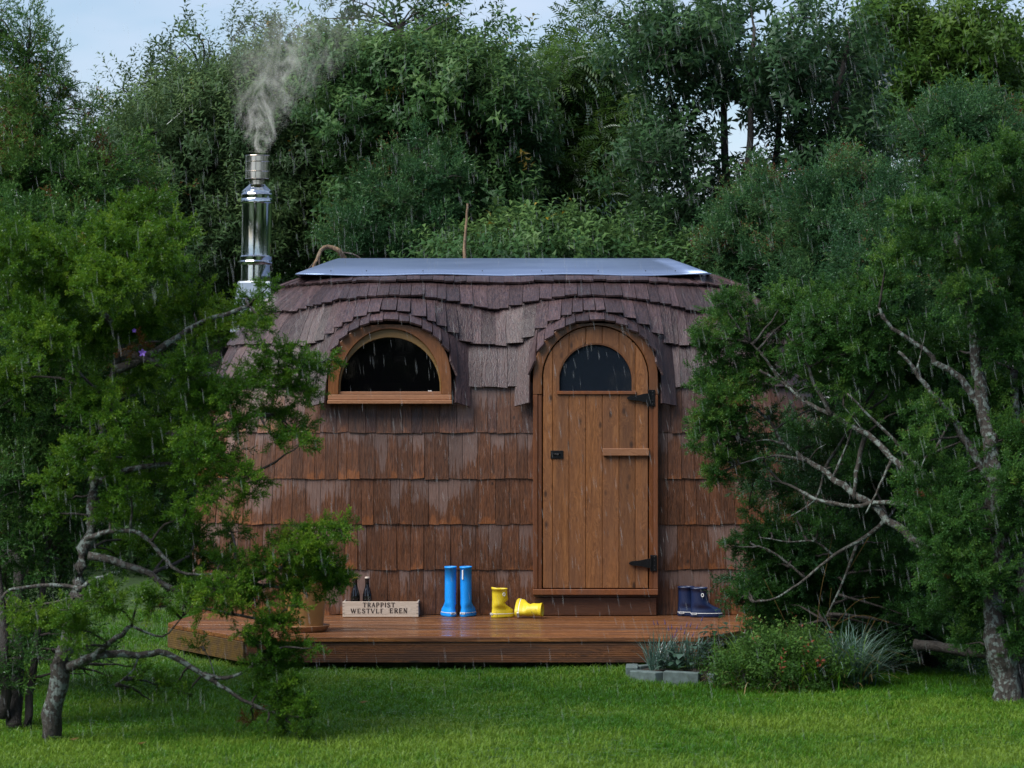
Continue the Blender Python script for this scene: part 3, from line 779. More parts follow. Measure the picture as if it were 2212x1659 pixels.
# door leaf of seven boards
door = bpy.data.objects.new('door', None); COL.objects.link(door); door.parent = cabin; door.empty_display_size = .1
DZ0 = 0.180
def leaf(x):
    top = circ(x, XD, .3405, 1.533)
    d = abs(x - XD)
    if d < .2405: return [(DZ0, 1.434), (circ(x, XD, .2405, 1.521), top)]
    return [(DZ0, top)]
edges = [XD - .3395, XD - .278, XD - .2405, XD - .171, XD - .062, XD + .045, XD + .152, XD + .2405, XD + .258, XD + .3395]
bd = [(XD - .3395, XD - .2777), (XD - .2767, XD - .171), (XD - .170, XD - .063), (XD - .062, XD + .044), (XD + .045, XD + .152), (XD + .153, XD + .257), (XD + .258, XD + .3395)]
for i, (a, b) in enumerate(bd):
    o = columns('board', a, b, leaf, -0.090, -0.062, 'door_wood', door)
ring('door_glazing_bead', arch_pts(XD, .2445, 1.456, 1.521, .2445), arch_pts(XD, .2335, 1.457, 1.521, .2335), -0.088, -0.05, 'arch_wood', door, closed=False, bevel=.002)
columns('door_backing', XD - .339, XD + .339, lambda x: [(a + .001, b - .001) for a, b in leaf(x)], -0.060, -0.045, 'backing', door, bevel=0)
disc_prism('pane', arch_pts(XD, .2395, 1.440, 1.521, .2395), -0.074, -0.069, 'door_glass', door)
MB().box(XD - .250, XD + .262, -0.104, -0.062, 1.4335, 1.4545).build('glazing_sill', 'frame_wood', door, bevel=.002)
MB().box(XD + .045, XD + .344, -0.117, -0.0915, 1.037, 1.084).build('batten', 'sill_wood', door, bevel=.003)
def hinge(z, px):
    h = MB(); x0 = XD + px
    h.box(x0, x0 + .042, -0.1085, -0.1005, z - .053, z + .053)
    o = h.build('hinge', 'iron', door, bevel=.002)
    st = MB(); n = 9; V = []; F = []
    for i in range(n):
        t = i / (n - 1); x = x0 + .004 - t * .142; r = .023 * (1 - t) ** .8 + .0065 + .002 * math.sin(t * 9)
        if i == n - 1: r = .003
        for y in (-0.1165, -0.0915): V += [(x, y, z - r), (x, y, z + r)]
    for i in range(n - 1):
        a, b = i * 4, i * 4 + 4
        F += [(a, b, b + 1, a + 1), (a + 2, a + 3, b + 3, b + 2), (a + 1, b + 1, b + 3, a + 3), (a, a + 2, b + 2, b)]
    F += [(0, 1, 3, 2), (n * 4 - 4, n * 4 - 2, n * 4 - 1, n * 4 - 3)]
    st.add(V, F)
    st.tube([(x0 + .004, -.118, z - .05), (x0 + .004, -.118, z + .05)], .005, 8)
    for i in (0.15, .45, .75): st.lathe([(0.0045, 0), (0.0045, .003), (.001, .005)], 6)
    st.v = st.v[:]
    st.build('hinge_strap', 'iron', door)
def hinge_all(z, px):
    hinge(z, px)
    for dz in (-.04, -.018, .018, .04):
        b = MB(); b.lathe([(0.004, 0), (0.004, .002), (.001, .004)], 7); q = b.build('screw', 'iron', door); q.location = (XD + px + .028, -.1085, z + dz); q.rotation_euler = (R(90), 0, 0)
hinge_all(1.410, .3405); hinge_all(0.343, .353)
hp = MB(); hp.box(XD - .291, XD - .209, -0.0965, -0.0895, 1.017, 1.070); hp = hp.build('handle_plate', 'iron', door, bevel=.002)
hg = MB(); hg.tube([(XD - .272, -.0965, 1.047), (XD - .266, -.112, 1.047), (XD - .24, -.116, 1.045), (XD - .232, -.0965, 1.047)], .0045, 7); hg.build('handle', 'iron', door)

# chimney on the left end
CX, CYY = -1.70, 0.95
def chz(dy): return CAM_Z - (dy - 829.5) / FD * (18 + CYY)
def chr_(px): return px / FD * (18 + CYY)
def chax(z): return (((552 + (z - chz(610)) / (chz(336) - chz(610)) * 5.0) - 1106) / FD * (18 + CYY), CYY)
chim = bpy.data.objects.new('chimney', None); COL.objects.link(chim); chim.parent = cabin; chim.empty_display_size = .1
def ch(name, prof, mat, n=40, bot=False):
    mb = MB(); mb.lathe([(chr_(r), chz(dy)) for dy, r in prof], n, axis=lambda z: chax(z)); o = mb.build(name, mat, chim, smooth=True)
    e = o.modifiers.new('e', 'EDGE_SPLIT'); e.split_angle = R(35); return o
ch('pipe', [(612, 32), (574, 32), (573.9, 33.4), (570, 33.6), (569.5, 32.6)], 'steel')
ch('clamp_band', [(573, 33), (571, 35), (566, 36), (563, 34.6), (558, 35.6), (555, 36), (552, 33)], 'steel')
ch('pipe', [(552.5, 32.6), (548, 32.3), (441, 32.3), (439.5, 32.8)], 'steel')
ch('clamp_band', [(440, 33), (438, 35.2), (432, 35.6), (429, 34), (424, 35), (421, 35.2), (418, 33.2), (413, 33)], 'steel')
ch('cone', [(413, 33), (411, 31.5), (401, 19.5), (399, 18.5)], 'steel')
ch('neck', [(401, 17.6), (394, 17.6), (393.5, 19), (391, 19), (390.5, 17.4), (378, 17.4)], 'steel_warm')
ch('cap_drum', [(390, 20), (388, 26.4), (387, 27.6), (386, 26.6), (372, 26.6), (371, 27.6), (370, 26.6), (351, 26.6), (350, 27.6), (349, 26.6), (338, 26.6), (337, 27.8), (336, 27.2), (336.2, 24.5), (355, 24.5), (355, 3)], 'steel_warm')
fb = MB(); c0 = chax(chz(612)); z0, z1 = chz(612), chz(612) - .34
V = []
for z, hx, hy in ((z0 + .012, .108, .108), (z0, .112, .112), (z1, .150, .15)):
    for sx, sy in ((-1, -1), (1, -1), (1, 1), (-1, 1)): V.append((c0[0] + sx * hx + (0.0 if z > z1 else -.01), CYY + sy * hy, z))
F = [(0, 1, 2, 3), (11, 10, 9, 8)]
for j in (0, 4):
    for i in range(4): F.append((j + i, j + 4 + i, j + 4 + (i + 1) % 4, j + (i + 1) % 4))
fb.add(V, F); fb.build('flashing_box', 'flashing', chim, bevel=.004)

# ------------------------------------------------------------------ deck
deck = empty('wooden_deck', (0, 0, 0), 'low reddish brown plank deck with clipped corners in front of the cabin', 'deck')
YB, YFR = 0.06, -1.585
def deck_x(y):
    def half(pts):
        for (ya, xa), (yb, xb) in zip(pts, pts[1:]):
            if ya <= y <= yb: return xa + (xb - xa) * (y - ya) / (yb - ya)
        return pts[-1][1] if y > pts[-1][0] else pts[0][1]
    return half([(-1.59, -1.582), (-.62, -2.165), (.3, -2.03), (2.6, -2.0)]), half([(-1.59, 1.104), (-.62, 1.70), (.3, 2.12), (2.6, 2.1)])
y = YFR; i = 0
while y < 2.5:
    w = 0.116; g = .009
    ya, yb = y, min(y + w, 2.56)
    mb = MB(); la, ra = deck_x(ya); lb, rb = deck_x(yb)
    zt = random.uniform(-.0015, .001)
    mb.add([(la, ya, -.028), (ra, ya, -.028), (rb, yb, -.028), (lb, yb, -.028), (la, ya, zt), (ra, ya, zt), (rb, yb, zt), (lb, yb, zt)],
           [(3, 2, 1, 0), (4, 5, 6, 7), (0, 1, 5, 4), (1, 2, 6, 5), (2, 3, 7, 6), (3, 0, 4, 7)])
    mb.build('plank', 'deck_wood', deck, bevel=.003)
    y += w + g
la, ra = deck_x(YFR)
MB().box(la + .012, ra - .004, YFR + .010, YFR + .038, -.150, -.0295).build('fascia_board', 'fascia_wood', deck, bevel=.002)
def side_board(p, q, z0, z1, mat, name='fascia_board'):
    p, q = Vector((*p, 0)), Vector((*q, 0)); d = (q - p).normalized(); nrm = Vector((d.y, -d.x, 0))
    mb = MB(); a, b = p, q; t = .026
    V = [(*(c + nrm * s).xy, z) for z in (z0, z1) for c, s in ((a, 0), (b, 0), (b, t), (a, t))]
    mb.add(V, [(3, 2, 1, 0), (4, 5, 6, 7), (0, 1, 5, 4), (1, 2, 6, 5), (2, 3, 7, 6), (3, 0, 4, 7)])
    return mb.build(name, mat, deck, bevel=.002)
side_board((-2.135, -.62), (-1.572, -1.560), -.150, -.030, 'side_fascia_wood')
side_board((-1.995, .3), (-2.135, -.615), -.150, -.030, 'side_fascia_wood')
side_board((1.100, -1.555), (1.66, -.62), -.06, -.030, 'plinth_wood')
side_board((1.665, -.61), (2.07, .28), -.06, -.030, 'plinth_wood')
for x in np.arange(-1.5, 1.9, .48):
    ym = -1.5 if -1.4 < x < 1.0 else -.5
    MB().box(x, x + .045, ym, 2.3, -.145, -.03).build('joist', 'plinth_wood', deck)
for x, y_ in ((-1.4, -1.3), (0, -1.3), (1.0, -1.3), (-1.9, -.3), (1.6, -.3), (1.3, -.95), (-1.9, 2.0), (1.8, 2.0)):
    MB().box(x, x + .09, y_, y_ + .09, GZ - .03, -.146).build('support_block', 'concrete', deck)
# ------------------------------------------------------------------ boots
def boot_rings(H, F, sw, fw, th=0.004):
    """horizontal slices: toe towards +Y, heel at y = -sd/2"""
    sd = sw * 1.12; hb = -sd / 2
    prof = [  # z share or metres, heel y, toe y, half width, squareness
        (0.000, hb - .004, hb + F - .006, fw / 2 - .003, 2.6), (0.006, hb - .006, hb + F, fw / 2, 2.6), (0.020, hb - .006, hb + F + .001, fw / 2, 2.6),
        (0.0205, hb - .003, hb + F - .003, fw / 2 - .003, 2.6), (0.034, hb - .002, hb + F - .006, fw / 2 - .003, 2.5), (0.046, hb - .001, hb + F * .955, fw / 2 - .006, 2.4),
        (0.057, hb, hb + F * .87, fw / 2 - .008, 2.3), (0.068, hb, hb + F * .74, (fw + sw) / 4 - .004, 2.2), (0.080, hb + .001, hb + F * .63, sw / 2 * .98, 2.1), (0.095, hb + .002, hb + F * .56, sw / 2 * .94, 2.0),
        (0.115, hb + .002, hb + sd * 1.08, sw / 2 * .93, 2.0), (0.5 * (0.115 + H), hb + .001, hb + sd * 1.0, sw / 2 * .97, 2.0), (H - .012, hb - .001, hb + sd, sw / 2, 2.0), (H - .0115, hb - .003, hb + sd + .002, sw / 2 + .002, 2.0), (H, hb - .003, hb + sd + .002, sw / 2 + .002, 2.0)]
    return prof
def slice_pts(z, y0, y1, hw, sq, n=28):
    c, hl = (y0 + y1) / 2, (y1 - y0) / 2; out = []
    for j in range(n):
        t = 2 * PI * j / n; cx, sy = math.cos(t), math.sin(t)
        x = hw * math.copysign(abs(cx) ** (2 / sq), cx); y = hl * math.copysign(abs(sy) ** (2 / sq), sy)
        f = (y / hl + 1) / 2                     # the heel half is narrower
        x *= 0.86 + 0.14 * min(1, f * 1.8) if z < .09 and hl > hw * 1.3 else 1
        out.append((x, c + y, z))
    return out
def loft(rings, cap0=True, cap1=False):
    n = len(rings[0]); V = [p for r in rings for p in r]
    F = [(i * n + j, i * n + (j + 1) % n, (i + 1) * n + (j + 1) % n, (i + 1) * n + j) for i in range(len(rings) - 1) for j in range(n)]
    if cap0: F.append(tuple(range(n - 1, -1, -1)))
    if cap1: F.append(tuple((len(rings) - 1) * n + j for j in range(n)))
    return V, F
def boot(loc, rot, H, F, sw, fw, mat, label, cat='rubber boot', group=None, badge=None, notch=False, stripe='white', tag_at='heel'):
    root = empty('rubber_boot', loc, label, cat, group); root.rotation_euler = rot
    prof = boot_rings(H, F, sw, fw)
    up = prof[3:]; sole = prof[:3]
    rs = [slice_pts(*p) for p in up]
    if notch:
        rs = rs[:-1] + [[(x, y, z + (0.008 * max(0, -y / sw * 2) - .004)) for x, y, z in rs[-1]]]
    inner = [[(x * .93, (y) * .93, z - .0005) for x, y, z in rs[-1]], [(x * .93, y * .93, z - .002) for x, y, z in rs[-3]], [(x * .9, y * .9, 0.11) for x, y, z in slice_pts(0.11, prof[-5][1], prof[-5][2], prof[-5][3], 2)]]
    V, Fc = loft(rs + inner, False, True); mb = MB(); mb.add(V, Fc)
    b = mb.build('boot_upper', mat, root, smooth=True)
    V, Fc = loft([slice_pts(*p) for p in sole], True, True); mb = MB(); mb.add(V, Fc); mb.build('sole', mat, root, smooth=False)
    # stripe round the welt
    p = prof[3]
    ln = slice_pts(0.0245, p[1] - .001, p[2] + .001, p[3] + .001, p[4])
    r2 = [[(x * 1.004, y * 1.004 , .0225) for x, y, z in ln], [(x * 1.012, y * 1.008, .0232) for x, y, z in ln], [(x * 1.012, y * 1.008, .0258) for x, y, z in ln], [(x * 1.0, y * 1.0, .0265) for x, y, z in ln]]
    V, Fc = loft(r2, False, False); mb = MB(); mb.add(V, Fc); mb.build('stripe', stripe, root)
    # heel tag with tiny lettering
    hy = p[1] - .0025
    if tag_at == 'heel':
        t = MB().box(-.017, .017, hy - .0035, hy + .004, .0165, .0285).build('heel_tag', 'white', root)
        lt = MB()
        for i in range(5): letter(lt, 'CROCS'[i], -.0125 + i * .0053, .0198, .0048, .0062, hy - .0038)
        lt.build('lettering', 'navy_rubber', t)
    else:
        sx = p[3] + .0005; s = tag_at
        yy = p[1] + .021
        t = MB().box(s * sx - .004, s * sx + .003, yy - .017, yy + .017, .0165, .0285).build('heel_tag', 'white', root)
        lt = MB()
        for i in range(5): lt.box(s * (sx + .0032) - .0002, s * (sx + .0032) + .0002, yy - .0125 + i * .0053, yy - .0125 + i * .0053 + .0035, .0198, .0255)
        lt.build('lettering', 'navy_rubber', t)
    if badge:
        bx, by, bz, nx, ny = badge
        rg = MB(); n = Vector((nx, ny, 0)).normalized(); t = Vector((-n.y, n.x, 0)); V = []; Fc = []
        for k in range(20):
            a = 2 * PI * k / 20
            for r, d in ((.0095, 0), (.0095, .003), (.0055, .003), (.0055, 0)): V.append(Vector((bx, by, bz)) + n * d + t * r * math.cos(a) + Vector((0, 0, 1.35 * r * math.sin(a))))
        for k in range(20):
            a, c = k * 4, ((k + 1) % 20) * 4
            for q in range(4): Fc.append((a + q, a + (q + 1) % 4, c + (q + 1) % 4, c + q))
        rg.add(V, Fc); rg.build('round_badge', 'white', root)
    return root

GLYPH = {   # strokes on a 1 x 1 box: (x0, y0, x1, y1, weight)
    'T': [(.5, 0, .5, 1, 1), (.05, .95, .95, .95, .6), (.32, .03, .68, .03, .4), (.05, .95, .05, .78, .4), (.95, .95, .95, .78, .4)],
    'I': [(.5, 0, .5, 1, 1), (.3, .03, .7, .03, .4), (.3, .97, .7, .97, .4)],
    'R': [(.25, 0, .25, 1, 1), (.25, .95, .62, .95, .6), (.62, .95, .8, .82, .8), (.8, .82, .8, .66, .9), (.8, .66, .62, .52, .8), (.62, .52, .25, .52, .5), (.5, .52, .88, .02, .95), (.08, .03, .42, .03, .4), (.78, .03, .98, .03, .4), (.08, .97, .3, .97, .4)],
    'P': [(.25, 0, .25, 1, 1), (.25, .95, .65, .95, .6), (.65, .95, .84, .8, .8), (.84, .8, .84, .62, .9), (.84, .62, .65, .47, .8), (.65, .47, .25, .47, .5), (.08, .03, .45, .03, .4), (.08, .97, .3, .97, .4)],
    'A': [(.12, 0, .48, 1, .55), (.5, 1, .85, 0, 1), (.28, .35, .72, .35, .5), (.0, .03, .26, .03, .4), (.7, .03, 1, .03, .4)],
    'S': [(.82, .8, .62, .95, .7), (.62, .95, .35, .95, .7), (.35, .95, .18, .8, .9), (.18, .8, .25, .6, .9), (.25, .6, .75, .42, 1), (.75, .42, .84, .2, .9), (.84, .2, .65, .05, .8), (.65, .05, .35, .05, .7), (.35, .05, .16, .2, .7), (.84, .96, .84, .74, .4), (.15, .04, .15, .26, .4)],
    'W': [(.05, 1, .28, 0, 1), (.3, 0, .5, .9, .55), (.5, .9, .7, 0, 1), (.72, 0, .95, 1, .55), (-.03, .97, .18, .97, .4), (.82, .97, 1.03, .97, .4), (.38, .97, .6, .97, .4)],
    'E': [(.25, 0, .25, 1, 1), (.25, .95, .82, .95, .55), (.25, .5, .66, .5, .5), (.25, .05, .85, .05, .55), (.82, .96, .82, .78, .4), (.86, .04, .86, .24, .4), (.66, .6, .66, .4, .4), (.08, .97, .3, .97, .4), (.08, .03, .3, .03, .4)],
    'F': [(.25, 0, .25, 1, 1), (.25, .95, .82, .95, .55), (.25, .5, .6, .5, .4), (.08, .97, .3, .97, .4), (.08, .03, .42, .03, .4)],
    'V': [(.08, 1, .46, 0, 1), (.5, 0, .88, 1, .55), (-.02, .97, .24, .97, .4), (.74, .97, 1, .97, .4)],
    'L': [(.25, 0, .25, 1, 1), (.25, .05, .85, .05, .55), (.86, .04, .86, .26, .4), (.08, .97, .42, .97, .4), (.08, .03, .3, .03, .4)],
    'N': [(.18, 0, .18, 1, .6), (.2, 1, .8, 0, 1.05), (.84, 0, .84, 1, .6), (.02, .03, .34, .03, .4), (.02, .97, .26, .97, .4), (.7, .97, .98, .97, .4)],
    "'": [(.45, 1, .6, .8, .6)], 'C': [(.85, .8, .6, .95, .6), (.6, .95, .3, .85, .8), (.3, .85, .2, .5, .9), (.2, .5, .3, .15, .9), (.3, .15, .6, .05, .8), (.6, .05, .85, .2, .6)],
    'O': [(.5, .95, .2, .75, .8), (.2, .75, .2, .25, .9), (.2, .25, .5, .05, .8), (.5, .05, .8, .25, .8), (.8, .25, .8, .75, .9), (.8, .75, .5, .95, .8)]}
def letter(mb, ch, x, z, w, h, y):
    for i, (a, b, c, d, wt) in enumerate(GLYPH.get(ch, [])):
        p, q = Vector((x + a * w, z + b * h)), Vector((x + c * w, z + d * h)); t = (q - p).normalized(); nrm = Vector((-t.y, t.x)) * (wt * .125 * h)
        yy = y - i * 0.00006
        pts = [p - nrm, q - nrm, q + nrm, p + nrm]
        mb.add([(v.x, yy, v.y) for v in pts] + [(v.x, yy + .0004, v.y) for v in pts], [(0, 1, 2, 3), (7, 6, 5, 4), (0, 4, 5, 1), (1, 5, 6, 2), (2, 6, 7, 3), (3, 7, 4, 0)])

TB = 'pair of tall blue boots by the cabin wall'
boot((-.397, -.105, .001), (0, 0, R(24)), .322, .150, .074, .082, 'blue_rubber', 'left one of the two tall bright blue rubber boots by the cabin wall', group=TB)
boot((-.298, -.105, .001), (0, 0, R(-26)), .322, .150, .074, .082, 'blue_rubber', 'right one of the two tall bright blue rubber boots, pull tab at its rim', group=TB)
YB_ = 'pair of short yellow boots on the deck'
boot((-.080, -.185, .001), (0, 0, R(-68)), .190, .150, .090, .080, 'yellow_rubber', 'short muddy yellow rubber boot standing upright beside the door', group=YB_, badge=(.0455, .012, .150, 1, .1), notch=True)
b_ = boot((0, 0, 0), (0, 0, 0), .175, .150, .080, .078, 'yellow_rubber', 'short yellow rubber boot lying on its side with its opening to the right', group=YB_, tag_at='heel')
# lying: shaft axis (local Z) to the right, toe (local Y) back and up
Zl = Vector((.97, -.22, .04)).normalized(); Yl = Vector((.1, .84, .52)); Yl = (Yl - Zl * Yl.dot(Zl)).normalized(); Xl = Yl.cross(Zl)
mw = Matrix((Xl, Yl, Zl)).transposed().to_4x4(); mw.translation = Vector((.025, -.215, .048)); b_.matrix_world = mw
NB = 'pair of short navy boots right of the door'
boot((1.205, -.150, .001), (0, 0, R(-90)), .190, .205, .094, .086, 'navy_rubber', 'front one of the two navy blue rubber boots, white ring badge on its shaft', group=NB, badge=(.0465, .018, .143, 1, 0), tag_at=1)
boot((1.128, -.055, .001), (0, 0, R(-88)), .190, .205, .094, .086, 'navy_rubber', 'navy blue rubber boot half hidden behind the other navy one', group=NB, tag_at=1)

# pull tab on the blue pair is part of the right boot
tab = MB().box(-.004, .004, -.048, -.040, .24, .30).build('pull_tab', 'white', None)
tab.parent = bpy.data.objects['rubber_boot.001'] if 'rubber_boot.001' in bpy.data.objects else None

# ------------------------------------------------------------------ crate and bottles
crate = empty('beer_crate', (-.844, -.030, .002), 'pale wooden beer crate with dark stencilled lettering holding two bottles', 'crate', None, R(-.5))
cw, cdp, chh = .244, .15, .099
t = .011
MB().box(-cw, cw, -cdp, -cdp + t, 0.018, chh).build('front_board', 'crate_wood', crate, bevel=.0015)
MB().box(-cw, cw, -cdp + .0005, -cdp + t, 0.0, 0.0168).build('bottom_slat', 'crate_wood', crate, bevel=.0015)
MB().box(-cw, cw, cdp - t, cdp, 0.018, chh + .002).build('back_board', 'crate_wood', crate, bevel=.0015)
MB().box(-cw, cw, cdp - t, cdp, 0.0, .0168).build('bottom_slat', 'crate_wood', crate, bevel=.0015)
for s in (-1, 1):
    x0, x1 = sorted((s * (cw - .0005), s * (cw - t)))
    MB().box(x0, x1, -cdp + t + .0005, cdp - t - .0005, .0005, chh - .003).build('end_board', 'crate_end_wood', crate, bevel=.0015)
    hb = MB().box(s * cw - .002 if s > 0 else s * cw - .0012, s * cw + .0012 if s > 0 else s * cw + .002, -.045, .045, .055, .078).build('hand_hole', 'nail', crate)
for yy in np.arange(-.12, .12, .055):
    MB().box(-cw + t + .001, cw - t - .001, yy, yy + .05, .002, .010).build('base_slat', 'crate_wood', crate)
for xx in (-.12, 0, .12):
    MB().box(xx - .003, xx + .003, -cdp + t + .001, cdp - t - .001, .012, .075).build('divider', 'crate_end_wood', crate)
for s in (-1, 1):
    for zz in (.024, .045, .066, .087):
        MB().box(s * (cw - .006) - .0055, s * (cw - .006) + .0055, -cdp - .0004, -cdp + .001, zz - .0013, zz + .0013).build('nail', 'nail', crate)
lt = MB()
def word(txt, x0, x1, z, h):
    wd = {'I': .55, 'W': 1.35, "'": .55, ' ': .6}; tot = sum(wd.get(c, 1) for c in txt); u = (x1 - x0) / tot; x = x0
    for c in txt:
        w = wd.get(c, 1) * u; letter(lt, c, x + w * .04, z, w * .86, h, -cdp - .0006); x += w
fx = lambda px: -cw + (px - 523) / (1840 - 523) * 2 * cw
fz = lambda py: (1148 - py) / (1148 - 880) * chh
word('TRAPPIST', fx(872), fx(1440), fz(978), fz(898) - fz(978))
word('WESTVL', fx(662), fx(1172), fz(1082), fz(1004) - fz(1082))
word("F", fx(1172), fx(1250), fz(1082), fz(1004) - fz(1082))
word("'", fx(1290), fx(1338), fz(1050), fz(1004) - fz(1082))
word("EREN", fx(1332), fx(1655), fz(1080), fz(996) - fz(1080))
lt.build('lettering', 'print', crate)

def bottle(x, y, label):
    r = empty('beer_bottle', (x, y, .014), label, 'bottle', 'beer bottles in the wooden crate')
    mb = MB(); mb.lathe([(.026, 0), (.0305, .004), (.0305, .115), (.0295, .125), (.025, .145), (.0185, .165), (.0145, .18), (.0135, .20), (.0135, .222), (.0152, .224), (.0152, .232), (.0135, .234)], 24); mb.build('bottle_body', 'bottle_glass', r, smooth=True)
    return r
b1 = bottle(-1.012, -.100, 'dark brown beer bottle with a yellow cap at the left end of the crate')
MB().lathe([(.0155, .231), (.0158, .236), (.013, .2415), (.004, .242)], 16).build('bottle_cap', 'yellow_cap', b1)
b2 = bottle(-.935, -.100, 'dark brown beer bottle with a pale cap, right of the other bottle')
MB().lathe([(.0155, .231), (.0158, .236), (.013, .2415), (.004, .242)], 16).build('bottle_cap', 'stopper', b2)

# ------------------------------------------------------------------ pot and saucer
PX, PY = -1.255, -1.16
sc_ = MB(); sc_.lathe([(.125, .0), (.130, .004), (.146, .030), (.149, .036), (.144, .037), (.140, .031), (.126, .010), (.0005, .009)], 44)
so_ = sc_.build('pot_saucer', 'saucer', None, smooth=True); so_.location = (PX, PY, .002); tag(so_, 'round tan plastic saucer under the flower pot on the deck', 'saucer')
pot = empty('flower_pot', (PX, PY, .012), 'large ochre plastic flower pot standing on its saucer at the deck edge', 'pot')
pb = MB(); pb.lathe([(.100, .0), (.106, .003), (.135, .25), (.1355, .262), (.142, .264), (.1425, .274), (.138, .2745), (.144, .290), (.149, .322), (.152, .327), (.146, .328), (.140, .30), (.132, .285), (.0005, .284)], 48)
pb.build('pot_body', 'terracotta', pot, smooth=True).modifiers.new('e', 'EDGE_SPLIT').split_angle = R(40)
MB().lathe([(.1365, .284), (.1365, .2875), (.0005, .292)], 24).build('potting_soil', 'soil', pot)
# ------------------------------------------------------------------ foliage templates
def needle_sprig(L=0.10, ntw=7, nn=11, nl=0.0125, nw=0.0024, droop=0.0, seed=0):
    rg = np.random.default_rng(seed); V = []; T = []; C = []
    def tri(a, b, c, t0, t1):
        o = len(V); V.extend([a, b, c]); T.append((o, o + 1, o + 2)); C.extend([t0, t0, t1])
    def twig(p, d, L, n):
        d = d / np.linalg.norm(d); a = np.cross(d, [0.3, 0.5, 0.8]); a /= np.linalg.norm(a); b = np.cross(d, a)
        tri(p - a * .0011, p + a * .0011, p + d * L, -.15, -.05)
        for i in range(n):
            f = (i + .5) / n; q = p + d * L * f; th = i * 2.4 + rg.uniform(-.5, .5)
            r = a * math.cos(th) + b * math.sin(th); nd = d * (.75 + .3 * f) + r * .75; nd /= np.linalg.norm(nd)
            w = np.cross(nd, rg.normal(size=3)); w /= np.linalg.norm(w); l = nl * (1 - .3 * f) * rg.uniform(.8, 1.15)
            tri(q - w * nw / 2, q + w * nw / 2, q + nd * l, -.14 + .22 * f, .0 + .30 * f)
    up = np.array([0, 0, 1.0]); twig(np.zeros(3), up, L, int(nn * 1.4))
    for i in range(ntw):
        f = .12 + .8 * i / ntw; th = i * 2.4 + rg.uniform(-.4, .4)
        d = np.array([math.cos(th), math.sin(th), 1.0 + rg.uniform(-.2, .4)]); twig(up * L * f, d, L * (.46 - .22 * f) * rg.uniform(.8, 1.25), nn)
    return np.array(V), np.array(T), np.array(C)
def leaf_twig(L=0.22, nl=12, ll=.065, lw=.026, curl=.25, seed=0, droop=.3):
    rg = np.random.default_rng(seed); V = []; T = []; C = []
    V += [np.array([-.002, 0, 0]), np.array([.002, 0, 0]), np.array([0, .0, L])]; T.append((0, 1, 2)); C += [-.3] * 3
    for i in range(nl):
        f = .1 + .9 * i / nl; p = np.array([0, 0, L * f]); th = i * 2.4 + rg.uniform(-.5, .5)
        out = np.array([math.cos(th), math.sin(th), 0]); d = out * .85 + np.array([0, 0, .75 - .2 * f]); d /= np.linalg.norm(d)
        sd_ = np.cross(d, [0, 0, 1.0]); sd_ /= np.linalg.norm(sd_); nr = np.cross(sd_, d); s = rg.uniform(.75, 1.15)
        q = p + d * .008; mid = q + d * ll * .5 * s + nr * ll * .03; tip = q + d * ll * s - nr * ll * curl * rg.uniform(.4, 1.4)
        a = q + d * ll * .42 * s + sd_ * lw / 2 * s + nr * lw * .22; b = q + d * ll * .42 * s - sd_ * lw / 2 * s + nr * lw * .22
        o = len(V); V += [q, a, mid, b, tip]; t = rg.uniform(-.12, .12) + .12 * f
        C += [t] * 5; T += [(o, o + 1, o + 2), (o, o + 2, o + 3), (o + 1, o + 4, o + 2), (o + 2, o + 4, o + 3)]
    return np.array(V), np.array(T), np.array(C)
def pinnate(L=0.16, n=7, ll=.042, lw=.013, seed=0):
    rg = np.random.default_rng(seed); V = []; T = []; C = []
    for k in range(4):
        th = k * 1.7 + rg.uniform(-.3, .3); base = np.array([0, 0, .03 + .035 * k]); out = np.array([math.cos(th), math.sin(th), .5])
        out /= np.linalg.norm(out); sd_ = np.cross(out, [0, 0, 1.0]); sd_ /= np.linalg.norm(sd_)
        for i in range(n):
            f = (i + 1) / n; c = base + out * L * f - np.array([0, 0, 1.0]) * L * .35 * f * f
            for s in (-1, 1):
                d = sd_ * s * .8 + out * .5 - np.array([0, 0, .25]); d /= np.linalg.norm(d); w = out * lw / 2
                o = len(V); m = c + d * ll * .5; V += [c, m + w, c + d * ll, m - w]; t = rg.uniform(-.08, .12); C += [t] * 4; T += [(o, o + 1, o + 2), (o, o + 2, o + 3)]
    return np.array(V), np.array(T), np.array(C)
NS = [needle_sprig(L=.085, ntw=9, nn=8, nl=.0150, nw=.0056, seed=i) for i in range(5)]
NSD = [needle_sprig(L=.12, ntw=6, nn=8, nl=.016, nw=.0058, seed=10 + i) for i in range(4)]
LT_SMALL = [leaf_twig(.24, 16, .052, .017, .3, seed=i) for i in range(5)]
LT_MED = [leaf_twig(.22, 13, .066, .028, .3, seed=20 + i) for i in range(5)]
LT_BIG = [leaf_twig(.22, 14, .076, .031, .35, seed=40 + i) for i in range(5)]
LT_PIN = [pinnate(seed=60 + i) for i in range(4)]

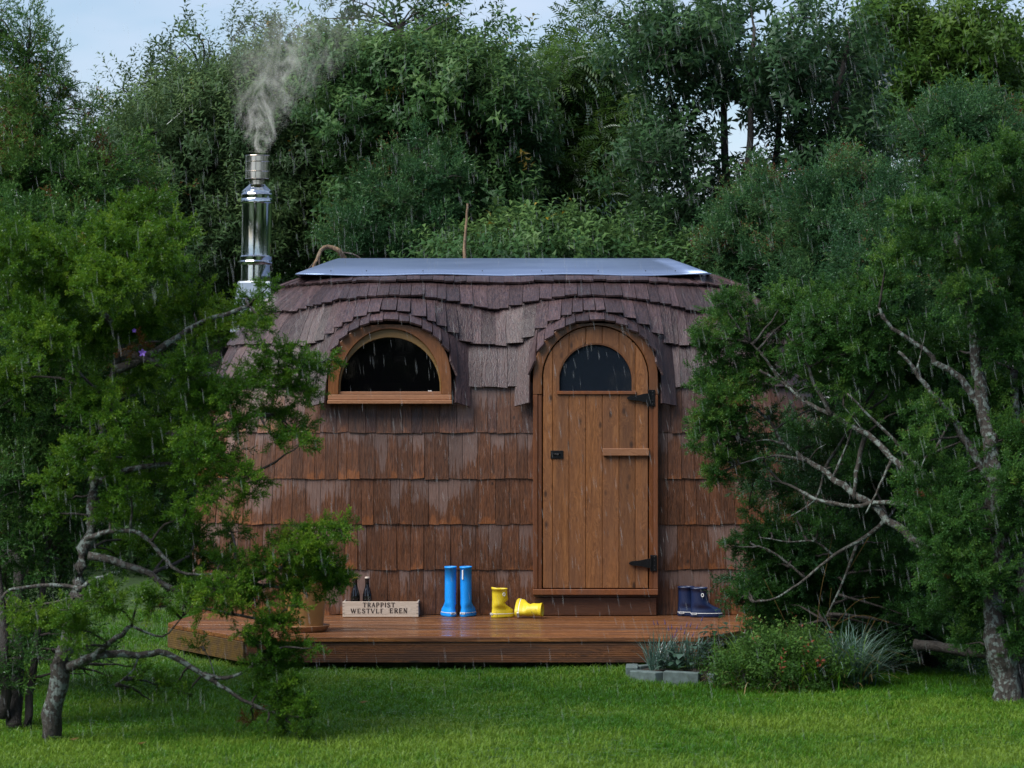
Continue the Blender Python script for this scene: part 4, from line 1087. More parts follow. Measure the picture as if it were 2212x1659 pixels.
def nearest_on(limbs, p):
    best = None
    for pts, rads in limbs:
        for i in range(len(pts) - 1):
            a, b = pts[i], pts[i + 1]; ab = b - a; t = max(0, min(1, (p - a).dot(ab) / max(1e-6, ab.length_squared)))
            q = a + ab * t; d = (q - p).length + max(0, q.z - p.z) * .25
            if best is None or d < best[0]: best = (d, q)
    return best[1]
def smooth_path(pts, sub=4, jit=0.0):
    pts = [Vector(p) for p in pts]
    if len(pts) < 3: out = [pts[0].lerp(pts[-1], i / 5) for i in range(6)]
    else:
        out = []
        for i in range(len(pts) - 1):
            p0, p1, p2, p3 = pts[max(0, i - 1)], pts[i], pts[i + 1], pts[min(len(pts) - 1, i + 2)]
            for s in range(sub):
                f = s / sub
                out.append(0.5 * ((2 * p1) + (p2 - p0) * f + (2 * p0 - 5 * p1 + 4 * p2 - p3) * f * f + (3 * p1 - p0 - 3 * p2 + p3) * f ** 3))
        out.append(pts[-1])
    if jit: out = [p + Vector([random.uniform(-jit, jit) for _ in range(3)]) if 0 < i < len(out) - 1 else p for i, p in enumerate(out)]
    return out
def tree(name, label, cat, group, base, limbs, clumps, templates, leafmat, barkmat, per=60, flat=.75, upb=.35, outb=.8, sag=0.0, twigs=True,
         tone0=.45, tonev=.16, scale=1.0, cname='foliage', shell=.45, twig_r=.006, first='trunk', fingers=0, fstep=.022, fat=.95, ctone=.07):
    """limbs: [(points, r0, r1)]; clumps: [(centre, radius, tone shift, weight)]"""
    root = empty(name, base, label, cat, group); inv = -Vector(base)
    LB_ = []
    for i, (pts, r0, r1) in enumerate(limbs):
        sp = smooth_path(pts, 4, r0 * .25); k = len(sp); rads = [r0 + (r1 - r0) * (j / (k - 1)) ** .85 for j in range(k)]
        LB_.append((sp, rads)); mb = MB(); mb.tube([p + inv for p in sp], rads, 9, wob=.13)
        mb.build(first if i == 0 else 'branch', barkmat, root, smooth=True)
    if twigs and LB_:
        mb = MB()
        for c, r, tn, wt in clumps:
            q = nearest_on(LB_, c)
            if (q - c).length < r * .4: continue
            m = q.lerp(c, .55) + Vector((random.uniform(-.05, .05), random.uniform(-.05, .05), random.uniform(-.02, .07))) * (q - c).length * 1.5
            sp = smooth_path([q, m, c], 3, .006); rr = min(.02, twig_r + (q - c).length * .007)
            mb.tube([p + inv for p in sp], [rr * (1 - .7 * i / (len(sp) - 1)) for i in range(len(sp))], 5)
            for _ in range(3):
                e = c + Vector([random.gauss(0, 1) for _ in range(3)]).normalized() * r * .9
                mb.tube([c + inv, c.lerp(e, .5) + inv + Vector((0, 0, r * .08)), e + inv], [rr * .35, rr * .22, .001], 4)
        tag(mb.build('twigs', 'bark_twig', root, smooth=True), kind='stuff')
    P = []; D = []; TN = []
    for c, r, tn, wt in clumps:
        if fingers:
            r = r * fat; tn = tn + RNG.normal() * ctone
            K = max(4, int(fingers * wt * (r / .13) ** 1.6))
            for _ in range(K):
                fd = RNG.normal(size=3); fd /= np.linalg.norm(fd); fd = fd * np.array([1, 1, flat]) * outb + np.array([0, 0, upb]); fd /= np.linalg.norm(fd)
                s0 = np.array(c) + RNG.normal(size=3) * r * .30 * np.array([1, 1, flat]); Lf = r * RNG.uniform(.45, 1.05); k = max(2, int(Lf / (fstep * scale * 1.6)))
                f = np.linspace(0.15, 1, k); droop_ = sag * (f ** 2)[:, None] * np.array([[0, 0, -1.0]]) * Lf
                P.append(s0[None] + fd[None] * (f * Lf)[:, None] + droop_ + RNG.normal(size=(k, 3)) * .006); D.append(np.tile(fd, (k, 1)) + RNG.normal(size=(k, 3)) * .33 - np.array([[0, 0, sag]]) * f[:, None])
                TN.append(tone0 + tn + RNG.normal() * tonev * .35 + RNG.normal(size=k) * tonev * .35 + .16 * (f - .6) + .07 * fd[2])
            continue
        n = max(3, int(per * wt * (r / .13) ** 2)); d = RNG.normal(size=(n, 3)); d /= np.linalg.norm(d, axis=1, keepdims=True)
        rad = r * (shell + (1 - shell) * RNG.random(n) ** .6) * (1 + .22 * np.sin(d[:, 0] * 5 + c.x * 9) * np.sin(d[:, 2] * 6 + c.z * 7))
        off = d * rad[:, None] * np.array([1, 1, flat]); pos = np.array(c)[None] + off
        dd = d * outb + np.array([0, 0, upb]) + RNG.normal(size=(n, 3)) * .35
        dd[:, 2] -= sag
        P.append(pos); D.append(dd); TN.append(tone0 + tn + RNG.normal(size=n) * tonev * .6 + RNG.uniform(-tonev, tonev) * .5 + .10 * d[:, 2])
    P = np.concatenate(P) + np.array(inv)[None]; D = np.concatenate(D); TN = np.concatenate(TN)
    ru = RNG.random(len(P)); ru[TN > 1.3] = 0; TN = np.clip(TN, 0, .95); TN[ru < .0012] = 1.5
    tag(scatter_gn(cname, templates, P, D, RNG.uniform(.75, 1.25, len(P)) * scale, TN, leafmat, root), kind='stuff')
    return root
def CL(lst, D, dv=.25, tn=0.0, wt=1.0):
    """clumps from (dx, dy, r_px[, D shift[, tone]])"""
    out = []
    for it in lst:
        dx, dy, r = it[:3]; dd = D + (it[3] if len(it) > 3 and it[3] is not None else random.uniform(-dv, dv)); t = it[4] if len(it) > 4 else 0
        out.append((at(dx, dy, dd), r / FD * dd, tn + t, wt))
    return out
def mass(cx, cy, rx, ry, D, depth, n, r, tn=0.0, wt=1.0, top=0.0):
    """n clumps of about r metres filling an ellipsoid seen at (cx, cy)"""
    out = []
    for _ in range(n):
        while True:
            u, v, w = random.uniform(-1, 1), random.uniform(-1, 1), random.uniform(-1, 1)
            if u * u + v * v + w * w < 1: break
        dd = D + w * depth
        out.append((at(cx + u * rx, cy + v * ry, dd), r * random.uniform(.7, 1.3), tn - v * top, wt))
    return out
def L_(pts, D, r0, r1, dds=None):
    return ([at(x, y, D + (dds[i] if dds else 0)) for i, (x, y) in enumerate(pts)], r0, r1)

# ------------------------------------------------------------------ background trees
def crown(ells, D, depth, dens, r=.22, tn=0.0, top=.12):
    out = []
    for cx, cy, rx, ry in ells: out += mass(cx, cy + 34, rx * .82, ry * .82, D, depth, max(4, int(dens * rx * ry / 1000)), r, tn, 1, top)
    return out
def bgtree(label, ells, D, depth, dens, tmpl, lm, per, trunks, tone0=.45, r=.22, scale=1.0, extra=None, bark='bark_dark', upb=.7, cat='tree', name='leafy_tree', group='leafy trees rising behind the cabin', flat=1.0, sag=0.1):
    cl = crown(ells, D, depth, dens, r)
    if extra: cl += extra
    bx = trunks[0][0][0][0]; b = at(bx, 829.5 + (CAM_Z - GZ) / D * FD, D)
    limbs = []
    for pts, r0 in trunks:
        P = [at(x, y, D + random.uniform(-.3, .3)) if y < 900 else Vector((at(x, y, D).x, at(x, y, D).y, GZ)) for x, y in pts]; limbs.append((P, r0, r0 * .3))
    return tree(name, label, cat, group, b, limbs, cl, tmpl, lm, bark, per=per, flat=flat, upb=upb, outb=.7, sag=sag, twigs=True, tone0=tone0, tonev=.2, scale=scale, shell=.15, twig_r=.008)

BT = 1272
bgtree('grey-green willow-like tree with small leaves left of the chimney smoke', [(330, 320, 110, 150), (450, 250, 110, 160), (570, 215, 110, 160), (420, 480, 150, 130), (590, 440, 120, 140), (650, 300, 90, 150), (300, 470, 90, 110)], 23, 1.2, 2.4, LT_SMALL, 'willow_leaf', 17,
       [([(480, BT), (470, 700), (455, 400), (440, 180)], .11), ([(480, 900), (540, 600), (590, 300), (610, 120)], .07), ([(470, 900), (400, 600), (340, 350)], .07)],
       extra=CL([(395, 90, 22), (450, 90, 20), (500, 85, 22), (548, 60, 22), (590, 70, 26), (640, 55, 24), (330, 150, 24), (265, 190, 22), (300, 180, 26), (225, 225, 16), (360, 110, 22), (540, 45, 12), (430, 75, 12)], 23))
bgtree('tall green alder-like tree with upright shoots standing behind the roof ridge', [(740, 190, 110, 150), (890, 160, 120, 130), (1010, 180, 110, 120), (1100, 230, 60, 100), (800, 400, 130, 120), (960, 400, 130, 130), (1080, 390, 90, 110), (850, 560, 160, 60)], 22.4, 1.2, 2.0, LT_MED, 'alder_leaf', 19,
       [([(900, BT), (890, 600), (870, 300), (860, 60)], .12), ([(900, 800), (980, 500), (1020, 200)], .07), ([(895, 800), (790, 500), (740, 200)], .07)],
       extra=CL([(700, 40, 24), (750, 20, 22), (790, 35, 22), (850, 25, 24), (900, 20, 26), (950, 22, 22), (995, 30, 20), (1050, 55, 20), (1090, 75, 20), (1135, 105, 18), (760, 0, 12), (905, 0, 14), (960, 5, 10)], 22.4))
bgtree('feathery rowan tree with narrow leaflets in the gap of the tree line', [(1225, 200, 70, 110), (1180, 350, 80, 110), (1300, 260, 80, 130), (1210, 500, 110, 70), (1310, 420, 90, 100)], 23.6, .9, 1.8, LT_PIN, 'rowan_leaf', 21,
       [([(1230, BT), (1225, 600), (1220, 300), (1225, 120)], .08), ([(1230, 800), (1290, 450), (1310, 200)], .05)], scale=1.15,
       extra=CL([(1215, 90, 22), (1250, 60, 22), (1290, 45, 20), (1180, 130, 20), (1330, 60, 24), (1260, 30, 12)], 23.6))
bgtree('big dark bird cherry tree with large leaves and sky showing through', [(1420, 110, 105, 130), (1560, 80, 110, 130), (1700, 120, 110, 130), (1440, 320, 110, 120), (1590, 420, 120, 90), (1740, 310, 90, 110), (1830, 170, 90, 140), (1440, 490, 130, 80), (1600, 540, 100, 60), (1850, 330, 80, 90)], 21.3, .7, .85, LT_BIG, 'cherry_leaf', 7.5,
       [([(1590, BT), (1580, 700), (1570, 400), (1560, 100)], .06), ([(1590, 800), (1500, 450), (1430, 100)], .06), ([(1590, 800), (1660, 450), (1690, 200), (1710, 30)], .04), ([(1590, 700), (1750, 400), (1830, 100)], .06), ([(1585, 600), (1620, 300), (1630, 60)], .04)], tone0=.4,
       extra=CL([(1560, 230, 34), (1600, 210, 30), (1640, 260, 30), (1560, 320, 30), (1290, 30, 26), (1360, 20, 30), (1440, 0, 30), (1530, 0, 30), (1620, 10, 26), (1760, 40, 40), (1830, 60, 40), (1790, 180, 40), (1890, 250, 40), (1700, 30, 30)], 21.3))
bgtree('sunlit yellow-green maple tree at the right edge behind the junipers', [(1960, 80, 110, 120), (2120, 90, 110, 130), (2050, 240, 130, 100), (2190, 230, 80, 100), (1930, 230, 60, 90)], 25.5, 1.2, 1.5, LT_MED, 'maple_leaf', 15,
       [([(2080, BT), (2070, 600), (2060, 300), (2040, 20)], .12), ([(2080, 700), (2160, 350), (2190, 60)], .07)], scale=1.1, tone0=.42)
# lower, darker growth right behind the cabin
bgtree('low hazel bush with broad leaves directly behind the right part of the roof', [(1120, 540, 120, 60), (1290, 560, 130, 60), (1450, 590, 90, 50), (980, 560, 70, 50)], 20.6, .5, 1.8, LT_MED, 'alder_leaf', 18,
       [([(1250, 1350), (1240, 800), (1230, 560)], .05), ([(1250, 1000), (1120, 560)], .04), ([(1250, 1000), (1380, 560)], .04)], name='bush', cat='bush', group=None, scale=1.0, tone0=.42)
# a stop of dark trees farther back, no horizon shows through them
def woodland():
    P = []
    for cx, cy, rx, ry, D, n in ((120, 640, 330, 300, 26.5, 2600), (560, 560, 320, 300, 25, 2300), (1000, 560, 320, 300, 25, 2300), (1400, 640, 300, 170, 24.5, 1200), (1800, 700, 300, 220, 24.5, 1500), (2200, 640, 260, 300, 25.5, 1500), (-350, 500, 300, 500, 24, 700), (2600, 500, 300, 500, 24, 700)):
        for _ in range(int(n * 1.7)):
            u, v, w = random.uniform(-1, 1), random.uniform(-1, 1), random.uniform(-1, 1)
            if u * u + v * v > 1 and v < 0: continue
            P.append(at(cx + u * rx, cy + (v * ry if v < 0 else v * (1230 - cy)), D + w * .9))
    P = np.array(P); D = RNG.normal(size=P.shape) + np.array([0, 0, .4])
    o = scatter_gn('woodland', LT_BIG, P, D, RNG.uniform(1.2, 1.8, len(P)), np.clip(RNG.normal(size=len(P)) * .12 + .40, 0, .8), 'cherry_leaf'); tag(o, 'dark leafy wood closing the view behind the garden trees', None, None, 'stuff')
woodland()

def unseen_tree_ring():  # unseen trees round the camera; gaps and heights set for reflections and sky light
    P = []
    for a0, a1, rad, h, n in ((35, 150, 16, 6.0, 2000), (150, 200, 24, 3.5, 900), (200, 262, 22, 2.0, 500), (262, 330, 15, 6.5, 1300)):
        for _ in range(n):
            a = R(random.uniform(a0, a1)); rr = rad + random.uniform(-1.2, 1.2); hh = h * (.75 + .25 * math.sin(a * 9) * math.sin(a * 23))
            P.append((math.sin(a) * rr * 1.15, -7 + math.cos(a) * rr, GZ + random.random() * hh))
    P = np.array(P); D = RNG.normal(size=P.shape) + np.array([0, 0, .4]); o = scatter_gn('unseen_garden_trees', LT_BIG, P, D, RNG.uniform(4.5, 7, len(P)), np.clip(RNG.normal(size=len(P)) * .12 + .35, 0, .8), 'alder_leaf')
    tag(o, 'unseen garden trees ringing the camera, added and shaped for sky light and reflections', None, None, 'stuff')
unseen_tree_ring()
# junipers behind the cabin
def bgjuniper(label, ells, spikes, D, n, tn, trunk, lm='juniper_blue', per=26, r=.17, group='junipers standing behind the cabin', sc=1.7):
    cl = []
    for cx, cy, rx, ry, k in ells: cl += mass(cx, cy, rx, ry, D, .5, k, r, tn, 1, .1)
    for x0, y0, x1, y1, k in spikes:
        for i in range(k):
            f = i / max(1, k - 1); cl.append((at(x0 + (x1 - x0) * f, y0 + (y1 - y0) * f, D + random.uniform(-.3, .3)), r * (.85 - .55 * f), tn + .12, 1))
    base = Vector((at(trunk[0][0], 900, D).x, CAM_Y + D, GZ)); P = [base] + [at(x, y, D) for x, y in trunk[1:]]
    return tree('juniper_tree', label, 'juniper', group, base, [(P, .07, .02)], cl, NSD, lm, 'bark_dark', fingers=14, flat=1.0, upb=.8, outb=.8, sag=0.05, tone0=.45, tonev=.3, scale=1.3, ctone=.16, fat=.8)
bgjuniper('juniper with drooping feathery tips behind the middle of the roof ridge', [(890, 480, 100, 110, 46), (820, 530, 90, 60, 22), (950, 420, 50, 90, 14)], [(900, 400, 905, 300, 6), (820, 420, 790, 400, 4), (960, 380, 950, 290, 5), (760, 500, 735, 465, 4), (990, 440, 1000, 360, 4), (860, 380, 840, 330, 4)], 21.2, 1, 0, [(900, 0), (900, 500), (905, 350)])
bgjuniper('blue-green juniper with a pointed top behind the right end of the roof', [(1620, 530, 85, 100, 40), (1580, 590, 60, 60, 16), (1690, 560, 60, 80, 18)], [(1640, 440, 1637, 365, 6), (1600, 480, 1580, 430, 4), (1690, 500, 1700, 440, 4), (1550, 560, 1530, 530, 4)], 20.3, 1, .05, [(1630, 0), (1632, 600), (1636, 420)])
bgjuniper('taller blue-green juniper with arching shoots between the roof end and the dark thicket', [(1810, 500, 90, 110, 40), (1760, 600, 80, 80, 22), (1870, 560, 80, 90, 20)], [(1820, 400, 1822, 335, 6), (1780, 440, 1765, 385, 5), (1860, 430, 1880, 370, 5), (1730, 480, 1700, 440, 4), (1900, 450, 1925, 400, 4)], 19.6, 1, .02, [(1810, 0), (1812, 600), (1818, 420)])

# ------------------------------------------------------------------ left junipers
cl = []
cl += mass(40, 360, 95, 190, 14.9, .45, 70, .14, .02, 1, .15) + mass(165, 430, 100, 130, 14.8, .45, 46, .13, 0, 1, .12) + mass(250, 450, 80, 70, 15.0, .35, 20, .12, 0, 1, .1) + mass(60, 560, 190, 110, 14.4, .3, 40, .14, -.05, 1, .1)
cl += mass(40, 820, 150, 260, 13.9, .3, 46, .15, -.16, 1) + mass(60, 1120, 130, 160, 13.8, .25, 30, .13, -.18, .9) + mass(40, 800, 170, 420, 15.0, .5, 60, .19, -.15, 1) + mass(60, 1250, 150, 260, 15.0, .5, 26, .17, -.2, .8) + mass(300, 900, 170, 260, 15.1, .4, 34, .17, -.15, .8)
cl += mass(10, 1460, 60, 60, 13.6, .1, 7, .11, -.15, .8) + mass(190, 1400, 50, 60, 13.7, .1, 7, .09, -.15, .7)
for x0, y0, x1, y1, k, rr in ((55, 200, 62, 40, 8, .10), (20, 150, 5, 60, 5, .08), (110, 200, 118, 115, 6, .08), (90, 120, 85, 60, 4, .05), (170, 260, 195, 235, 3, .08), (280, 360, 300, 330, 3, .07), (0, 100, -20, 20, 4, .09), (330, 430, 345, 400, 3, .06)):
    for i in range(k):
        f = i / max(1, k - 1); cl.append((at(x0 + (x1 - x0) * f, y0 + (y1 - y0) * f, 14.9 + random.uniform(-.2, .2)), rr * (1 - .65 * f), .08, 1.3))
cl += CL([(238, 330, 16), (230, 352, 14), (40, 290, 10), (222, 372, 10)], 14.8, .1, 2.0, .5)
base = Vector((at(30, 0, 13.6).x, CAM_Y + 13.6, GZ))
tree('juniper_tree', 'tall dark juniper filling the left edge, its pointed tips against the sky', 'juniper', 'junipers of the front garden', base,
     [([base, at(35, 1450, 13.8), at(45, 1200, 14.2), at(60, 800, 14.6), at(70, 400, 14.9), at(62, 120, 14.9)], .042, .01),
      ([base + Vector((.06, .02, 0)), at(75, 1420, 13.7), at(95, 1250, 13.9), at(120, 1000, 14.3), at(140, 600, 14.6)], .022, .008),
      ([base + Vector((-.05, 0, .05)), at(10, 1420, 13.6), at(-10, 1200, 13.8), at(-30, 900, 14)], .03, .015)],
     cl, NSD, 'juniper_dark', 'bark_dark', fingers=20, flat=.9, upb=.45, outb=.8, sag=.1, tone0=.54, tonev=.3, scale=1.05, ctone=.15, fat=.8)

A = CL([(345, 1310, 12), (300, 745, 20), (545, 1555, 10)], 13.2, .1, 2.0, .5)
A += CL([(20, 550, 70), (100, 540, 75), (190, 545, 70), (285, 480, 60), (375, 495, 42), (320, 560, 70), (240, 610, 80), (130, 620, 80), (40, 640, 75), (385, 590, 50), (420, 670, 55), (310, 700, 75), (200, 720, 80), (90, 740, 75),
         (20, 820, 60), (330, 440, 40), (250, 520, 60), (60, 690, 60)], 13.1, .35, 0)
A += CL([(400, 790, 55), (470, 720, 50), (545, 655, 36), (577, 622, 22), (520, 690, 45), (570, 710, 32), (600, 770, 38), (640, 780, 34), (680, 790, 30), (710, 775, 18), (560, 810, 50), (620, 840, 45), (665, 850, 30), (600, 900, 45), (640, 930, 34), (500, 850, 55),
         (440, 880, 50), (520, 920, 40), (650, 960, 22), (300, 820, 50), (590, 945, 22), (690, 800, 22)], 13.2, .3, .02)
A += CL([(165, 975, 34), (150, 1005, 32), (240, 965, 40), (230, 1010, 42), (195, 985, 36), (330, 960, 55), (420, 960, 50), (410, 1030, 50), (470, 1000, 42), (520, 1020, 36), (330, 1040, 45), (275, 1060, 30), (110, 1040, 30), (95, 1110, 26), (130, 1080, 28), (235, 1120, 34), (290, 1120, 30), (530, 1070, 26),
         (400, 1110, 36), (455, 1080, 30), (440, 960, 45), (560, 1045, 20)], 13.0, .25, .06)
A += CL([(200, 860, 50), (240, 900, 45), (160, 870, 40), (420, 840, 40)], 12.9, .25, .08)
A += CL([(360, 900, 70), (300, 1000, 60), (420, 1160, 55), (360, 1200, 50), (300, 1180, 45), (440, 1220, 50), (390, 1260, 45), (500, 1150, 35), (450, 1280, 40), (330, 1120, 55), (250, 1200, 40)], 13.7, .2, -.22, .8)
A += CL([(655, 1160, 34), (700, 1150, 30), (735, 1142, 22), (755, 1138, 10), (610, 1165, 24), (580, 1172, 14), (680, 1190, 36), (630, 1215, 34), (590, 1230, 28), (700, 1225, 40), (735, 1245, 26), (650, 1260, 42), (610, 1270, 36), (692, 1246, 28), (735, 1262, 16), (625, 1308, 26), (555, 1210, 22),
         (520, 1225, 26), (480, 1215, 20), (550, 1245, 30), (690, 1195, 34), (645, 1190, 34), (720, 1262, 30)], 13.0, .18, .02)
A += CL([(510, 1260, 36), (465, 1275, 34), (420, 1270, 34), (530, 1300, 28), (500, 1310, 26), (440, 1310, 26), (560, 1285, 26), (400, 1300, 28)], 12.9, .15, .07)
A += CL([(225, 1280, 30), (250, 1310, 30), (200, 1300, 22), (25, 1320, 26), (50, 1335, 24), (90, 1330, 26), (140, 1335, 34), (170, 1360, 32), (150, 1320, 26), (160, 1395, 20), (30, 1360, 16), (310, 1290, 30), (340, 1310, 24)], 12.8, .15, .06)
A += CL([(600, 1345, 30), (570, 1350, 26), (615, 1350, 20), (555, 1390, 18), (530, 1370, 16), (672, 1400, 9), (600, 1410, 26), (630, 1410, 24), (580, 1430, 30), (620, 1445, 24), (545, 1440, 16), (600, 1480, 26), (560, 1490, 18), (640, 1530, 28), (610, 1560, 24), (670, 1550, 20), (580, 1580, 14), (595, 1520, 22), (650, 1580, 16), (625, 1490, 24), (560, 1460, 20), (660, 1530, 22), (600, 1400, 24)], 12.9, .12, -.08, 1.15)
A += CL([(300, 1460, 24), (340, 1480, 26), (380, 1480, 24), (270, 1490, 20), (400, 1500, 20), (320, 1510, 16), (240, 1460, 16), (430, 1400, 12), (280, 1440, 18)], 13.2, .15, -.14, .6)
base = Vector((at(110, 0, 13.14).x, CAM_Y + 13.14, GZ))
lim = [([base, at(122, 1480, 13.1), at(146, 1390, 13.1), at(165, 1290, 13.1), at(190, 1160, 13.15), at(205, 1040, 13.2), at(215, 950, 13.2), at(240, 850, 13.3), at(262, 720, 13.3), at(255, 560, 13.2)], .050, .014),
       L_([(150, 1440), (190, 1425), (235, 1390), (285, 1352)], 13.0, .026, .009, [.1, 0, -.1, -.15]),
       L_([(180, 1428), (225, 1412), (300, 1416), (360, 1410), (425, 1450), (475, 1480), (540, 1520), (610, 1545)], 12.95, .022, .006),
       L_([(440, 1456), (480, 1465), (530, 1450), (560, 1410)], 12.95, .012, .005),
       L_([(205, 1000), (165, 985)], 13.1, .014, .008), L_([(160, 990), (215, 958), (232, 915), (240, 870)], 13.0, .017, .010),
       L_([(185, 1165), (235, 1150), (300, 1152), (345, 1195), (380, 1230), (415, 1240), (470, 1240)], 12.95, .014, .005),
       L_([(172, 1270), (110, 1265), (20, 1275), (0, 1310), (-20, 1340)], 13.0, .011, .005), L_([(165, 1275), (200, 1255), (240, 1238)], 12.95, .013, .005),
       L_([(165, 1290), (120, 1300), (80, 1308)], 12.9, .008, .004),
       L_([(225, 960), (310, 940), (410, 935), (500, 912), (560, 895)], 13.2, .024, .009), L_([(250, 800), (340, 760), (430, 700), (540, 660)], 13.2, .024, .008),
       L_([(255, 760), (400, 800), (520, 820), (650, 800)], 13.2, .022, .006), L_([(215, 1040), (300, 1010), (420, 1000), (520, 1040)], 13.1, .018, .006),
       L_([(190, 1200), (300, 1230), (400, 1280), (530, 1262), (600, 1266), (680, 1250)], 13.1, .020, .006), L_([(540, 1262), (640, 1210), (720, 1160)], 13.1, .010, .004),
       L_([(420, 1310), (520, 1330), (590, 1340)], 13.0, .009, .005), L_([(245, 700), (160, 620), (60, 580)], 13.2, .02, .007), L_([(250, 640), (300, 540), (350, 480)], 13.2, .018, .006),
       L_([(285, 1352), (350, 1375), (395, 1330)], 12.9, .007, .003), L_([(470, 1480), (455, 1430), (440, 1400)], 12.95, .004, .002), L_([(300, 1416), (285, 1450), (250, 1480)], 12.95, .006, .002)]
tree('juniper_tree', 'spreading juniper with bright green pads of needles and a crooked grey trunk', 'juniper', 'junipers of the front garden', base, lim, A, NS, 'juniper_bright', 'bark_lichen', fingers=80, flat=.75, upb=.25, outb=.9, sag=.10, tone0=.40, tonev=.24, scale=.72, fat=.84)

# ------------------------------------------------------------------ right junipers
B = []
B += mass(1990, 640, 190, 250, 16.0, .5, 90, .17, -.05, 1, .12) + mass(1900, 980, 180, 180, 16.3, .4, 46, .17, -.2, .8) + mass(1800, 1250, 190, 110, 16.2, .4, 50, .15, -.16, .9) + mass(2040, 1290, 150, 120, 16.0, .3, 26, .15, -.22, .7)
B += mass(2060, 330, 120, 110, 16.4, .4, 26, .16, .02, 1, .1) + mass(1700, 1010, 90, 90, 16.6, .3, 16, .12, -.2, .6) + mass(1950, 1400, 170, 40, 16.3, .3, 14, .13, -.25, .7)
for x0, y0, x1, y1, k, rr in ((2000, 330, 1992, 260, 5, .12), (1960, 420, 1940, 370, 3, .10), (2090, 300, 2100, 230, 4, .12)):
    for i in range(k):
        f = i / max(1, k - 1); B.append((at(x0 + (x1 - x0) * f, y0 + (y1 - y0) * f, 16.3), rr * (1 - .6 * f), .05, 1.2))
base = Vector((at(2020, 0, 16.4).x, CAM_Y + 16.4, GZ))
tree('juniper_tree', 'broad blue-green juniper thicket crowding the right end of the cabin', 'juniper', 'junipers of the front garden', base,
     [([base, at(2010, 1150, 16.4), at(2000, 900, 16.4), at(2000, 600, 16.4), at(1996, 330, 16.4)], .08, .02), ([base, at(1920, 1250, 16.4), at(1850, 1150, 16.5), at(1780, 1050, 16.5)], .05, .015)],
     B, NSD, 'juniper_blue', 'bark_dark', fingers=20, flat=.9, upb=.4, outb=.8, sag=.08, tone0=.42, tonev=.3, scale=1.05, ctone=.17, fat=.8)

C = []
C += CL([(1590, 645, 16), (1568, 655, 22), (1565, 690, 28), (1605, 680, 26), (1640, 720, 30), (1580, 725, 32), (1530, 730, 24), (1512, 735, 14), (1548, 755, 30), (1620, 760, 32), (1690, 655, 32), (1700, 700, 38), (1665, 700, 24), (1725, 660, 26), (1650, 790, 34), (1560, 805, 34), (1600, 820, 34), (1530, 830, 30), (1545, 865, 30),
         (1590, 860, 32), (1530, 905, 30), (1515, 920, 20), (1560, 915, 30), (1600, 900, 28), (1540, 950, 26), (1510, 965, 18), (1555, 990, 26), (1590, 985, 26), (1550, 1025, 22), (1535, 1045, 10), (1620, 1020, 24), (1600, 950, 24)], 15.6, .15, .04)
C += CL([(1780, 660, 36), (1760, 700, 40), (1820, 700, 42), (1880, 690, 44), (1800, 760, 40), (1860, 760, 44), (1740, 760, 38), (1850, 640, 40), (1910, 620, 44), (1700, 800, 30), (1760, 830, 30), (1830, 830, 36), (1930, 720, 42), (1900, 800, 40), (1960, 880, 36), (1850, 900, 24)], 15.3, .25, -.02)
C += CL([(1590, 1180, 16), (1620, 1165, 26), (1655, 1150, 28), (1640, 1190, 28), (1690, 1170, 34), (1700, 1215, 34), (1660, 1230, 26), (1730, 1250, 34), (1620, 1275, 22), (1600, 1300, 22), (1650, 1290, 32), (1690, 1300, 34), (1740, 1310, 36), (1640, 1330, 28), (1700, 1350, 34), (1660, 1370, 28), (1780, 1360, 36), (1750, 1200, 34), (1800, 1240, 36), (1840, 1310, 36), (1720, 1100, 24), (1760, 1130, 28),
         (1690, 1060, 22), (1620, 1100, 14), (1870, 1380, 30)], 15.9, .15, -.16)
C += CL([(2000, 1080, 44), (2050, 1040, 42), (1965, 1050, 30), (2055, 1120, 50), (2010, 1150, 40), (2100, 1180, 50), (2060, 1220, 50), (2020, 1230, 34), (2130, 1250, 44), (2090, 1300, 44), (2150, 1330, 40), (2180, 1240, 50), (2200, 1150, 50), (2190, 1050, 50), (2195, 950, 50), (2140, 1000, 36), (2195, 850, 50), (2140, 850, 34), (2190, 750, 55), (2130, 690, 44),
         (2080, 640, 40), (2190, 640, 55), (2200, 540, 55), (2120, 560, 46), (2050, 560, 40), (2180, 440, 50), (2100, 460, 44), (2030, 480, 40), (1980, 540, 36), (2040, 400, 40), (2110, 370, 40), (2190, 340, 50), (2060, 330, 32), (2020, 900, 36), (1960, 460, 34), (2200, 1400, 30), (2180, 1450, 24), (2140, 1400, 26), (2120, 1340, 30), (2085, 1390, 22), (1985, 960, 28), (1920, 560, 34), (2210, 1330, 34)], 14.6, .3, .04)
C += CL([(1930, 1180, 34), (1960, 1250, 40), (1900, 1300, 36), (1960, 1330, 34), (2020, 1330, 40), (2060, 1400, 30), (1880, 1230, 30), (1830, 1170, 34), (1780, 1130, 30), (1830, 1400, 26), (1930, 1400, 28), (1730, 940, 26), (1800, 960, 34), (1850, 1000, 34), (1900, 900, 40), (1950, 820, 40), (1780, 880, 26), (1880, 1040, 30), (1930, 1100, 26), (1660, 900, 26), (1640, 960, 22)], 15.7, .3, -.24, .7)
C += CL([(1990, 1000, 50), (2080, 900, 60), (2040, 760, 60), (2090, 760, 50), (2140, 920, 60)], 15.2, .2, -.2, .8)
base = Vector((at(2185, 0, 14.5).x, CAM_Y + 14.5, GZ))
